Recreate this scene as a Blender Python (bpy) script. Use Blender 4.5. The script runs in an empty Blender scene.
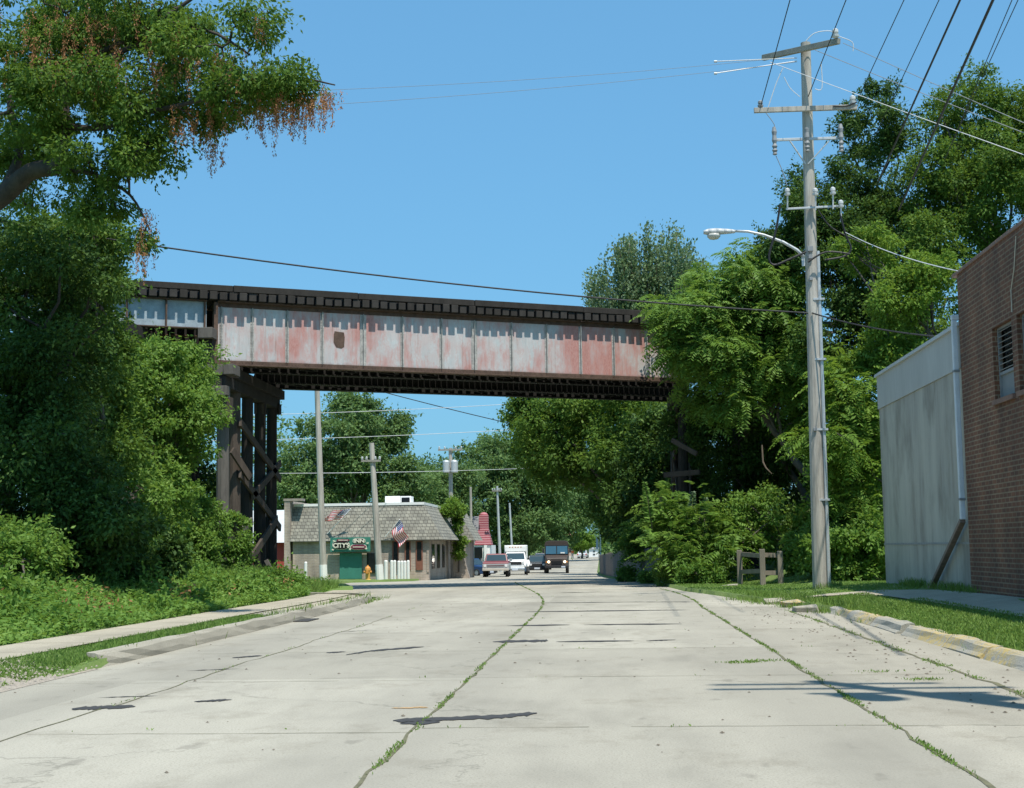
import bpy, bmesh, math, random
import numpy as np
from mathutils import Vector, Matrix
random.seed(7)
RNG = np.random.default_rng(11)
scene = bpy.context.scene
COL = scene.collection
R = math.radians

# ------------------------------------------------------------------ camera
W_, H_, F_ = 1024, 788, 1450.0
ROLL = R(0.8); PITCH = math.atan(154.3 / F_); YAW = math.atan(91.9 / F_ * math.cos(PITCH))
EYE = Vector((0, 0, 1.5))
_f = Vector((-math.sin(YAW) * math.cos(PITCH), math.cos(YAW) * math.cos(PITCH), math.sin(PITCH)))
_r = Vector((math.cos(YAW), math.sin(YAW), 0)); _u = _r.cross(_f)
_r2 = _r * math.cos(ROLL) - _u * math.sin(ROLL); _u2 = _u * math.cos(ROLL) + _r * math.sin(ROLL)
cam_d = bpy.data.cameras.new('camera'); cam = bpy.data.objects.new('camera', cam_d); COL.objects.link(cam)
cam_d.sensor_width = 36; cam_d.lens = F_ / W_ * 36; cam_d.clip_start = 0.1; cam_d.clip_end = 4000
cam.matrix_world = Matrix(((_r2.x, _u2.x, -_f.x, EYE.x), (_r2.y, _u2.y, -_f.y, EYE.y), (_r2.z, _u2.z, -_f.z, EYE.z), (0, 0, 0, 1)))
scene.camera = cam

def ray(x, y):
    return _f + _r2 * ((x - W_ / 2) / F_) - _u2 * ((y - H_ / 2) / F_)
def P(x, y, D):
    """point seen at pixel (x, y), at distance D along the street"""
    d = ray(x, y); return EYE + d * (D / d.y)

# ------------------------------------------------------------------ street profile
_T = np.arange(-80, 1500, 1.0)
def _smooth(k, v, w=15):
    a = np.interp(_T, k, v); b = np.pad(a, w // 2, mode='edge')
    return np.convolve(b, np.ones(w) / w, mode='valid')
_P = _smooth([-80, 45, 70, 90, 115, 140, 200, 270, 400, 1500], [0, 0, -.15, -.42, -.7, -.9, -.75, -.5, 0.5, 3.0])
_C = _smooth([-80, 38, 46, 55, 70, 90, 115, 140, 270, 1500], [-1.62, -1.62, -2.05, -2.9, -4.4, -5.6, -6.3, -6.6, -7.0, -7.0], 9)
def prof(Y): return np.interp(Y, _T, _P)
def cen(Y): return np.interp(Y, _T, _C)
def uL(Y): return np.interp(Y, [-80, 43.3, 45, 49, 82, 88, 1500], [-5.1, -5.1, -5.8, -9.5, -9.3, -6.2, -5.7])
def uR(Y): return np.interp(Y, [-80, 32, 36, 41, 50, 58, 64, 100, 1500], [6.62, 6.62, 6.2, 5.5, 5.05, 5.5, 6.0, 5.7, 5.6])
def sst(a, b, x):
    t = np.clip((x - a) / (b - a), 0, 1); return t * t * (3 - 2 * t)
def gz(x, Y):
    x = np.asarray(x, float); Y = np.asarray(Y, float)
    u = x - cen(Y); p = prof(Y)
    l = uL(Y); r = uR(Y)
    t = np.clip(-7.6 - u, 0, 40)
    left = np.minimum(.07 * t + .013 * t * t, 5) * (1 - sst(58, 68, Y))
    d = np.clip(x - 5.2, 0, 60)
    right = .12 * np.minimum(d, 2.6) * (1 - .5 * sst(36, 48, Y))
    right = right + np.minimum(np.clip(x - 6.3, 0, 60) * .85, 7) * sst(49, 62, Y) * (1 - sst(95, 120, Y))
    low = (u < l) & (u > -6.4)
    out = p + .11 - np.where(low, .1 * (1 - sst(17.6, 19.3, Y)) * (1 - sst(0, 1.1, l - u)), 0) + np.where(u < l, left, 0) + np.where(u > r, right, 0)
    inside = (u > l - .02) & (u < r + .02)
    return np.where(inside, p - .05, out)
def gzf(x, Y): return float(gz(x, Y))
def PG(x, y, dz=0.0):
    """point on the street surface seen at pixel (x, y)"""
    d = ray(x, y); D = 20.0
    for _ in range(40):
        z = float(prof(D)) + dz
        D = min(max((z - EYE.z) / (d.z / d.y), 3), 600) * .5 + D * .5
    return EYE + d * (D / d.y)

# ------------------------------------------------------------------ mesh helpers
WL = {}      # object -> world location
class MB:
    def __init__(s): s.v = []; s.f = []; s.m = []
    def add(s, vs, fs, mi=0):
        o = len(s.v); s.v += [tuple(v) for v in vs]
        for f in fs: s.f.append([i + o for i in f]); s.m.append(mi)
    def obox(s, c, ax, h, mi=0):
        c = Vector(c); a, b, d = [Vector(k) * q for k, q in zip(ax, h)]
        vs = [c + a * i + b * j + d * k for i in (-1, 1) for j in (-1, 1) for k in (-1, 1)]
        s.add(vs, [(0, 1, 3, 2), (4, 6, 7, 5), (0, 4, 5, 1), (2, 3, 7, 6), (0, 2, 6, 4), (1, 5, 7, 3)], mi); return s
    def box(s, x0, x1, y0, y1, z0, z1, mi=0):
        return s.obox(((x0 + x1) / 2, (y0 + y1) / 2, (z0 + z1) / 2), ((1, 0, 0), (0, 1, 0), (0, 0, 1)), (abs(x1 - x0) / 2, abs(y1 - y0) / 2, abs(z1 - z0) / 2), mi)
    def beam(s, p, q, w, h, up=(0, 0, 1), mi=0):
        p = Vector(p); q = Vector(q); d = q - p; L = d.length; d.normalize(); up = Vector(up)
        a = d.cross(up)
        if a.length < 1e-4: a = d.cross(Vector((0, 1, 0)))
        a.normalize(); b = a.cross(d)
        return s.obox((p + q) / 2, (a, d, b), (w / 2, L / 2, h / 2), mi)
    def tube(s, pts, rad, n=6, mi=0, cap=True):
        pts = [Vector(p) for p in pts]; m = len(pts)
        if not hasattr(rad, '__len__'): rad = [rad] * m
        o = len(s.v); ref = None
        for i, p in enumerate(pts):
            t = (pts[min(i + 1, m - 1)] - pts[max(i - 1, 0)]).normalized()
            if ref is None: ref = Vector((0, 0, 1)) if abs(t.z) < .9 else Vector((1, 0, 0))
            a = t.cross(ref).normalized(); b = a.cross(t); ref = -t.cross(a) if False else b
            for k in range(n):
                an = 2 * math.pi * k / n
                s.v.append(tuple(p + (a * math.cos(an) + b * math.sin(an)) * rad[i]))
        for i in range(m - 1):
            for k in range(n):
                k2 = (k + 1) % n
                s.f.append([o + i * n + k, o + i * n + k2, o + (i + 1) * n + k2, o + (i + 1) * n + k]); s.m.append(mi)
        if cap:
            s.f.append([o + k for k in range(n)]); s.m.append(mi)
            s.f.append([o + (m - 1) * n + k for k in reversed(range(n))]); s.m.append(mi)
        return s
    def cyl(s, p, q, r0, r1=None, n=12, mi=0): return s.tube([p, q], [r0, r0 if r1 is None else r1], n, mi)
    def lathe(s, prof_, o=(0, 0, 0), n=16, mi=0):
        b = len(s.v)
        for r, z in prof_:
            for k in range(n):
                an = 2 * math.pi * k / n; s.v.append((o[0] + r * math.cos(an), o[1] + r * math.sin(an), o[2] + z))
        for i in range(len(prof_) - 1):
            for k in range(n):
                k2 = (k + 1) % n; s.f.append([b + i * n + k, b + i * n + k2, b + (i + 1) * n + k2, b + (i + 1) * n + k]); s.m.append(mi)
        s.f.append([b + k for k in reversed(range(n))]); s.m.append(mi)
        s.f.append([b + (len(prof_) - 1) * n + k for k in range(n)]); s.m.append(mi)
        return s
    def prism(s, a, b, mi=0):
        """loft between two polygons of equal length"""
        n = len(a)
        s.add(list(a) + list(b), [list(range(n)), list(range(2 * n - 1, n - 1, -1))] + [[i, n + i, n + (i + 1) % n, (i + 1) % n] for i in range(n)], mi); return s
    def quad(s, *p, mi=0): s.add(p, [tuple(range(len(p)))], mi); return s
    def build(s, name, mat, parent=None, world=True, bevel=0, smooth=False, seg=2):
        me = bpy.data.meshes.new(name)
        off = WL.get(parent.name, Vector()) if (parent is not None and world) else Vector()
        me.from_pydata([(v[0] - off.x, v[1] - off.y, v[2] - off.z) for v in s.v], [], s.f)
        bm = bmesh.new(); bm.from_mesh(me)
        bmesh.ops.recalc_face_normals(bm, faces=bm.faces)
        if bevel:
            es = [e for e in bm.edges if len(e.link_faces) == 2 and e.calc_face_angle(0) > .6]
            bmesh.ops.bevel(bm, geom=es, offset=bevel, segments=seg, profile=.6, affect='EDGES', clamp_overlap=True)
        bm.to_mesh(me); bm.free()
        mats = mat if isinstance(mat, (list, tuple)) else [mat]
        for k in mats: me.materials.append(k)
        if len(mats) > 1 and not bevel:
            me.polygons.foreach_set('material_index', s.m)
        if smooth: me.polygons.foreach_set('use_smooth', [True] * len(me.polygons))
        o = bpy.data.objects.new(name, me); COL.objects.link(o)
        if parent is not None: o.parent = parent; WL[o.name] = WL.get(parent.name, Vector())
        else: WL[o.name] = Vector()
        return o

def tag(o, label=None, cat=None, group=None, kind=None):
    if label: o['label'] = label
    if cat: o['category'] = cat
    if group: o['group'] = group
    if kind: o['kind'] = kind
    return o
def thing(name, label, cat, loc=(0, 0, 0), rz=0, group=None):
    o = bpy.data.objects.new(name, None); COL.objects.link(o); o.empty_display_size = .3
    o.location = loc; o.rotation_euler = (0, 0, rz); WL[o.name] = Vector(loc)
    return tag(o, label, cat, group)
def copy_tree(o, parent=None):
    c = o.copy(); COL.objects.link(c)
    if parent is not None: c.parent = parent
    for ch in list(o.children): copy_tree(ch, c)
    return c
def struct(o, kind='structure'): o['kind'] = kind; return o

# ------------------------------------------------------------------ materials
def new_mat(name):
    m = bpy.data.materials.new(name); m.use_nodes = True; nt = m.node_tree
    for n in list(nt.nodes):
        if n.type not in ('OUTPUT_MATERIAL', 'BSDF_PRINCIPLED'): nt.nodes.remove(n)
    b = nt.nodes['Principled BSDF']; return m, nt, b
def N(nt, t, **kw):
    n = nt.nodes.new(t)
    for k, v in kw.items():
        if k in n.inputs: n.inputs[k].default_value = v
        else: setattr(n, k, v)
    return n
def rgba(c): return (c[0], c[1], c[2], 1)
def coords(nt, scale=(1, 1, 1), kind='Object', loc=(0, 0, 0), rot=(0, 0, 0)):
    tc = N(nt, 'ShaderNodeTexCoord'); mp = N(nt, 'ShaderNodeMapping')
    mp.inputs['Scale'].default_value = scale; mp.inputs['Location'].default_value = loc; mp.inputs['Rotation'].default_value = rot
    nt.links.new(tc.outputs[kind], mp.inputs[0]); return mp.outputs[0]
def noise(nt, co, scale, detail=4, rough=.6):
    n = N(nt, 'ShaderNodeTexNoise'); n.inputs['Scale'].default_value = scale; n.inputs['Detail'].default_value = detail; n.inputs['Roughness'].default_value = rough
    nt.links.new(co, n.inputs['Vector']); return n.outputs['Fac']
def ramp(nt, fac, stops):
    r = N(nt, 'ShaderNodeValToRGB'); e = r.color_ramp.elements
    while len(e) < len(stops): e.new(.5)
    for k, (p, c) in zip(e, stops):
        k.position = p; k.color = rgba(c) if hasattr(c, '__len__') else (c, c, c, 1)
    nt.links.new(fac, r.inputs[0]); return r.outputs[0]
def mix(nt, fac, a, b, mode='MIX'):
    m = N(nt, 'ShaderNodeMix', data_type='RGBA', blend_type=mode)
    for s, v in ((0, fac), (6, a), (7, b)):
        if hasattr(v, 'is_linked'): nt.links.new(v, m.inputs[s])
        elif s == 0: m.inputs[0].default_value = v
        else: m.inputs[s].default_value = rgba(v)
    return m.outputs[2]
def math_(nt, op, a, b=None):
    m = N(nt, 'ShaderNodeMath', operation=op)
    for i, v in enumerate((a, b)):
        if v is None: continue
        if hasattr(v, 'is_linked'): nt.links.new(v, m.inputs[i])
        else: m.inputs[i].default_value = v
    return m.outputs[0]
def bump(nt, b, h, dist=.01, st=.6):
    n = N(nt, 'ShaderNodeBump'); n.inputs['Distance'].default_value = dist; n.inputs['Strength'].default_value = st
    nt.links.new(h, n.inputs['Height']); nt.links.new(n.outputs[0], b.inputs['Normal'])
def plain(name, c, rough=.6, var=.25, scale=3, metal=0, bumpd=0, stretch=(1, 1, 1), spec=.4, kind='Object'):
    """a mottled, weathered paint or material of one base colour"""
    m, nt, b = new_mat(name)
    co = coords(nt, stretch, kind)
    n1 = noise(nt, co, scale, 5, .65); n2 = noise(nt, co, scale * 9, 3, .6)
    f = math_(nt, 'ADD', math_(nt, 'MULTIPLY', n1, .7), math_(nt, 'MULTIPLY', n2, .3))
    lo = [k * (1 - var) for k in c]; hi = [min(1, k * (1 + var)) for k in c]
    nt.links.new(ramp(nt, f, [(.3, lo), (.7, hi)]), b.inputs['Base Color'])
    b.inputs['Roughness'].default_value = rough; b.inputs['Metallic'].default_value = metal; b.inputs['Specular IOR Level'].default_value = spec
    if bumpd: bump(nt, b, f, bumpd)
    return m
def leaf_mat(name, dark, mid, light, trans=.3, rough=.6):
    if name != 'leaf_dry': dark, mid, light = [(c[0] * .86, c[1], c[2] * 1.1) for c in (dark, mid, light)]
    m, nt, b = new_mat(name)
    at = N(nt, 'ShaderNodeAttribute', attribute_name='tint')
    co = coords(nt, (1, 1, 1)); n1 = noise(nt, co, .35, 2)
    f = math_(nt, 'ADD', math_(nt, 'MULTIPLY', at.outputs['Fac'], .65), math_(nt, 'MULTIPLY', math_(nt, 'SUBTRACT', n1, .15), .5))
    c = ramp(nt, f, [(.1, dark), (.5, mid), (.9, light)])
    nt.links.new(c, b.inputs['Base Color']); b.inputs['Roughness'].default_value = rough; b.inputs['Specular IOR Level'].default_value = .15
    tr = N(nt, 'ShaderNodeBsdfTranslucent'); nt.links.new(mix(nt, .5, c, (light[0] * 1.3, light[1] * 1.25, light[2] * .6)), tr.inputs[0])
    ms = N(nt, 'ShaderNodeMixShader'); ms.inputs[0].default_value = trans
    nt.links.new(b.outputs[0], ms.inputs[1]); nt.links.new(tr.outputs[0], ms.inputs[2])
    nt.links.new(ms.outputs[0], nt.nodes['Material Output'].inputs[0]); return m

M = {}
M['leaf_maple'] = leaf_mat('leaf_maple', (.035, .07, .012), (.105, .17, .026), (.22, .285, .05), .35)
M['leaf_dark'] = leaf_mat('leaf_dark', (.022, .048, .012), (.064, .115, .022), (.15, .21, .042), .25)  # darkened greens: the shade of the dim foliage is put into the leaf colour
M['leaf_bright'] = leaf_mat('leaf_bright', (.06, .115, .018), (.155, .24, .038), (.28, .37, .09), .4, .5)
M['leaf_yellow'] = leaf_mat('leaf_yellow', (.075, .135, .016), (.17, .25, .035), (.27, .34, .06), .4)
M['leaf_silver'] = leaf_mat('leaf_silver', (.06, .105, .04), (.15, .205, .08), (.33, .36, .24), .3)
M['leaf_far'] = leaf_mat('leaf_far', (.08, .125, .048), (.14, .205, .065), (.215, .28, .085), .35)  # lifted greens: distance haze put into the leaf colour
M['leaf_weed'] = leaf_mat('leaf_weed', (.065, .13, .02), (.16, .26, .045), (.28, .36, .085), .4)
M['leaf_dry'] = leaf_mat('leaf_dry', (.14, .06, .03), (.33, .15, .07), (.48, .26, .13), .25)
M['grass'] = leaf_mat('grass_blade', (.11, .165, .028), (.18, .265, .05), (.29, .33, .11), .35)
M['bark'] = plain('bark', (.10, .085, .07), .9, .5, 4, bumpd=.03, stretch=(1, 1, .25))
M['bark_dark'] = plain('bark_dark', (.055, .045, .038), .9, .5, 4, bumpd=.03, stretch=(1, 1, .25))
M['twig'] = plain('twig', (.12, .09, .065), .9, .3, 6)

# ------------------------------------------------------------------ foliage
def leaf_mesh(name, mat, p, d, nrm, L, Wd, tint, parent=None, bend=.15):
    """one diamond leaf per row, all in one mesh"""
    d = d / np.linalg.norm(d, axis=1, keepdims=True)
    s = np.cross(d, nrm); s /= np.maximum(np.linalg.norm(s, axis=1, keepdims=True), 1e-6)
    nn = np.cross(s, d)
    L = L[:, None]; Wd = Wd[:, None]; n = len(p)
    v = np.empty((n, 4, 3), np.float32)
    v[:, 0] = p; v[:, 1] = p + d * L * .42 + s * Wd * .5 - nn * L * bend * .5
    v[:, 2] = p + d * L - nn * L * bend; v[:, 3] = p + d * L * .42 - s * Wd * .5 - nn * L * bend * .5
    off = WL.get(parent.name, Vector()) if parent is not None else Vector()
    v -= np.array(off, np.float32)
    me = bpy.data.meshes.new(name)
    me.vertices.add(n * 4); me.vertices.foreach_set('co', v.ravel())
    me.loops.add(n * 4); me.loops.foreach_set('vertex_index', np.arange(n * 4, dtype=np.int32))
    me.polygons.add(n); me.polygons.foreach_set('loop_start', np.arange(0, n * 4, 4, dtype=np.int32))
    a = me.attributes.new('tint', 'FLOAT', 'POINT'); a.data.foreach_set('value', np.repeat(tint, 4).astype(np.float32))
    me.update(calc_edges=True); me.materials.append(mat)
    o = bpy.data.objects.new(name, me); COL.objects.link(o)
    if parent is not None: o.parent = parent
    WL[o.name] = off
    return o
def rdir(n):
    v = RNG.normal(size=(n, 3)); return v / np.linalg.norm(v, axis=1, keepdims=True)

def clumps_in(ells, cr, dens=1.0):
    """clump centres spread through ellipsoids (c, r)"""
    cs = []; rs = []
    for c, r in ells:
        c = np.array(c, float); r = np.array(r, float)
        area = (r[0] * r[1] + r[1] * r[2] + r[0] * r[2]) * 4.2
        k = max(3, int(area / (cr * cr * 3.2) * dens))
        dd = rdir(k); rad = RNG.random(k) ** (1 / 3.2)
        cs.append(c + dd * r * rad[:, None] * (1 - .25 * cr / max(r.min(), cr)) + RNG.normal(size=(k, 3)) * cr * .25)
        rs.append(cr * RNG.uniform(.55, 1.25, k))
    return np.concatenate(cs), np.concatenate(rs)

def foliage(name, mat, cs, rs, n, L, parent, mode='leaf', up=.7, droop=.25, wid=.55, flat=.75, floor=None, stretch=None):
    w = rs ** 2 * RNG.uniform(.5, 1.5, len(rs)); idx = RNG.choice(len(cs), n, p=w / w.sum())
    out = rdir(n); rr = (.2 + .8 * RNG.random(n) ** .55) * (1 + .45 * (RNG.random(n) > .82) * RNG.random(n))
    an = RNG.uniform(.6, 1.35, (len(cs), 3))
    q = out * np.array([1, 1, flat]) * an[idx] * (rs[idx] * rr)[:, None]
    if stretch is not None: q = q * np.array(stretch)
    p = cs[idx] + q
    # leafy shoots standing out of the clumps
    ns = max(1, int(n * .3 / (9 if mode == 'leaf' else 3))); sc = RNG.choice(len(cs), ns, p=w / w.sum()); sd = rdir(ns); sd[:, 2] = sd[:, 2] * .7 + .22 - .5 * droop * (mode != 'leaf'); sd /= np.linalg.norm(sd, axis=1, keepdims=True)
    ss = cs[sc] + sd * an[sc] * (rs[sc] * .55)[:, None]; sl = rs[sc] * RNG.uniform(.5, 1.25, ns)
    k = np.where(RNG.random(n) < .3)[0]; si = RNG.integers(0, ns, len(k)); t = RNG.random(len(k))
    p[k] = ss[si] + sd[si] * (sl[si] * t)[:, None] - np.array([0, 0, 1]) * (sl[si] * t * t * .3 * max(droop, 0))[:, None] + RNG.normal(size=(len(k), 3)) * L * .35
    out[k] = sd[si] * .6 + out[k] * .6; idx[k] = sc[si]
    ct = RNG.random(len(cs))
    if floor is not None:
        g = gz(p[:, 0], p[:, 1]) + .04; p[:, 2] = np.maximum(p[:, 2], g + RNG.random(n) * floor)
    tint = np.clip(RNG.normal(.45, .17, n) + (ct[idx] - .5) * .45, 0, 1)
    if mode == 'leaf':
        d = out * .8 + RNG.normal(size=(n, 3)) * .5; d[:, 2] -= droop
        nm = out * .45 + RNG.normal(size=(n, 3)) * .45; nm[:, 2] += up
        LL = L * RNG.uniform(.6, 1.35, n)
        return leaf_mesh(name, mat, p, d, nm, LL, LL * wid, tint, parent)
    # pinnate fronds: pairs of leaflets along an arching stalk
    m = 7
    d = out * np.array([1, 1, .35]) + RNG.normal(size=(n, 3)) * .3; d[:, 2] += .15 - droop
    d /= np.linalg.norm(d, axis=1, keepdims=True)
    nm = np.zeros((n, 3)); nm[:, 2] = 1; nm += RNG.normal(size=(n, 3)) * .25
    s = np.cross(d, nm); s /= np.linalg.norm(s, axis=1, keepdims=True); nn = np.cross(s, d)
    FL = L * RNG.uniform(.65, 1.25, n)
    pp = []; dd = []; nnn = []; LL = []; tt = []
    for i in range(m):
        t = (i + .7) / m
        base = p + d * (FL * t)[:, None] - np.array([0, 0, 1]) * (FL * .45 * t * t)[:, None]
        for sg in (-1, 1):
            pp.append(base); dd.append(s * sg * .9 + d * .35 - nn * .35 + RNG.normal(size=(n, 3)) * .12); nnn.append(nn + RNG.normal(size=(n, 3)) * .25)
            LL.append(FL * .34 * (1.15 - .75 * abs(t - .4)) * RNG.uniform(.8, 1.2, n)); tt.append(tint + RNG.normal(size=n) * .06)
    return leaf_mesh(name, mat, np.concatenate(pp), np.concatenate(dd), np.concatenate(nnn), np.concatenate(LL), np.concatenate(LL) * .36, np.clip(np.concatenate(tt), 0, 1), parent, .12)

def curve_pts(a, b, sag, n=7, jit=.0, side=None):
    a = Vector(a); b = Vector(b); out = []
    for i in range(n):
        t = i / (n - 1); q = a.lerp(b, t); q.z += sag * 4 * t * (1 - t)
        if 0 < i < n - 1 and jit: q += Vector((random.gauss(0, jit), random.gauss(0, jit), random.gauss(0, jit)))
        out.append(q)
    return out
def trunk_mesh(name, mat, base, fork, cs, parent, r0, limbs=9, lean=0, twigs=40):
    b = MB(); base = Vector(base); fork = Vector(fork)
    b.tube(curve_pts(base - Vector((0, 0, .3)), fork, 0, 8, r0 * .35), list(np.linspace(r0 * 1.25, r0 * .62, 8)), 8)
    far = sorted(range(len(cs)), key=lambda i: -(Vector(cs[i]) - fork).length)
    sel = random.sample(range(len(cs)), min(len(cs), limbs))
    for i in sel:
        c = Vector(cs[i]); L = (c - fork).length
        st = base.lerp(fork, random.uniform(.7, 1.0))
        pts = curve_pts(st, c, L * .06, 7, L * .03)
        b.tube(pts, list(np.linspace(r0 * random.uniform(.3, .5), .025, 7)), 6)
        for k in random.sample(range(len(cs)), min(len(cs), max(1, twigs // limbs))):
            e = Vector(cs[k])
            if (e - c).length < L * .6 + .6:
                b.tube(curve_pts(pts[4], e, 0, 4, .06), list(np.linspace(.045, .012, 4)), 4)
    return b.build(name, mat, parent, smooth=True)
def ell(px, py, rx, ry, D, dr=None):
    """ellipsoid whose outline is px +- rx, py +- ry at distance D"""
    c = P(px, py, D); s = D / F_
    return (np.array(c), np.array((rx * s, dr if dr is not None else (rx + ry) * .5 * s, ry * s)))

def tree(name, label, ells, base, mat, n, L, cr, fork=None, r0=.18, mode='leaf', bark='bark', limbs=10, group=None, floor=None, dens=1.0, cat='tree', **kw):
    bx, by = base; root = thing(name, label, cat, (bx, by, gzf(bx, by)), 0, group)
    cs, rs = clumps_in(ells, cr, dens)
    c = np.mean(cs, axis=0)
    if fork is None: fork = (bx * .6 + c[0] * .4, by * .6 + c[1] * .4, WL[root.name].z + max(.3, (c[2] - WL[root.name].z) * .55))
    trunk_mesh('trunk', M[bark], WL[root.name], fork, cs, root, r0, limbs)
    foliage('crown', M[mat], cs, rs, n, L, root, mode, floor=floor, **kw)
    return root
# ------------------------------------------------------------------ light and sky
SUN_EL = R(67); SH = Vector((-.5, .866, 0)).normalized()
sun_d = bpy.data.lights.new('sun', 'SUN'); sun = bpy.data.objects.new('sun', sun_d); COL.objects.link(sun)
sun_d.energy = 5.0; sun_d.angle = R(.53); sun_d.color = (1, .94, .83)
sun.rotation_euler = Vector((SH.x * math.cos(SUN_EL), SH.y * math.cos(SUN_EL), -math.sin(SUN_EL))).to_track_quat('-Z', 'Y').to_euler()
wd = bpy.data.worlds.new('World'); scene.world = wd; wd.use_nodes = True
nt = wd.node_tree; sky = nt.nodes.new('ShaderNodeTexSky'); sky.sky_type = 'NISHITA'; sky.sun_disc = False
sky.sun_elevation = SUN_EL; sky.sun_rotation = math.atan2(-SH.x, -SH.y); sky.altitude = 200; sky.air_density = 1.15; sky.dust_density = 1.6; sky.ozone_density = 2.0
tn = nt.nodes.new('ShaderNodeMix'); tn.data_type = 'RGBA'; tn.blend_type = 'MULTIPLY'; tn.inputs[0].default_value = 1; tn.inputs[7].default_value = (.86, 1.12, 1.26, 1); nt.links.new(sky.outputs[0], tn.inputs[6]); ga = nt.nodes.new('ShaderNodeGamma'); ga.inputs[1].default_value = .45; nt.links.new(tn.outputs[2], ga.inputs[0]); t2 = nt.nodes.new('ShaderNodeMix'); t2.data_type = 'RGBA'; t2.blend_type = 'MULTIPLY'; t2.inputs[0].default_value = 1; t2.inputs[7].default_value = (1.02, 1.94, 2.62, 1); nt.links.new(ga.outputs[0], t2.inputs[6]); nt.links.new(t2.outputs[2], nt.nodes['Background'].inputs[0]); nt.nodes['Background'].inputs[1].default_value = .115
vs = scene.view_settings; vs.view_transform = 'Standard'; vs.look = 'None'; vs.exposure = .26; vs.gamma = 1
scene.cycles.max_bounces = 5; scene.cycles.diffuse_bounces = 3; scene.cycles.glossy_bounces = 2; scene.cycles.transmission_bounces = 3; scene.cycles.transparent_max_bounces = 4

# ------------------------------------------------------------------ ground
def axis(parts):
    o = []
    for a, b, s in parts: o += list(np.arange(a, b, s))
    return np.array(o)
so = axis([(.03, .04, 1), (.25, 3, .4), (3, 12, .8), (12, 30, 2), (30, 100, 10), (100, 901, 100)])
ys = axis([(-60, 8, 4), (8, 110, .8), (110, 300, 5), (300, 1400, 60)])
rows = [np.concatenate([uL(v) - so[::-1], np.linspace(float(uL(v)), float(uR(v)), 9), uR(v) + so]) + cen(v) for v in ys]
X = np.array(rows); Y = np.repeat(ys[:, None], X.shape[1], 1); Z = gz(X, Y)
Z = Z + np.where(np.abs(X - cen(Y)) > 9, .05 * np.sin(X * 1.7 + Y * .6) * np.sin(Y * 1.1), 0)
nx, ny = X.shape[1], len(ys)
b = MB(); b.v = [tuple(k) for k in np.stack([X.ravel(), Y.ravel(), Z.ravel()], 1)]
b.f = [[j * nx + i, j * nx + i + 1, (j + 1) * nx + i + 1, (j + 1) * nx + i] for j in range(ny - 1) for i in range(nx - 1)]; b.m = [0] * len(b.f)
m, nt, bs = new_mat('ground_soil_and_grass')
co = coords(nt); n1 = noise(nt, co, .6, 5); n2 = noise(nt, co, 14, 4, .7)
c = ramp(nt, math_(nt, 'ADD', math_(nt, 'MULTIPLY', n1, .55), math_(nt, 'MULTIPLY', n2, .45)), [(.3, (.07, .10, .025)), (.5, (.11, .175, .04)), (.66, (.16, .21, .06)), (.8, (.24, .20, .12))])
nt.links.new(c, bs.inputs['Base Color']); bs.inputs['Roughness'].default_value = .95; bump(nt, bs, n2, .05)
M['ground'] = m
struct(b.build('ground', m, smooth=True))

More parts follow.
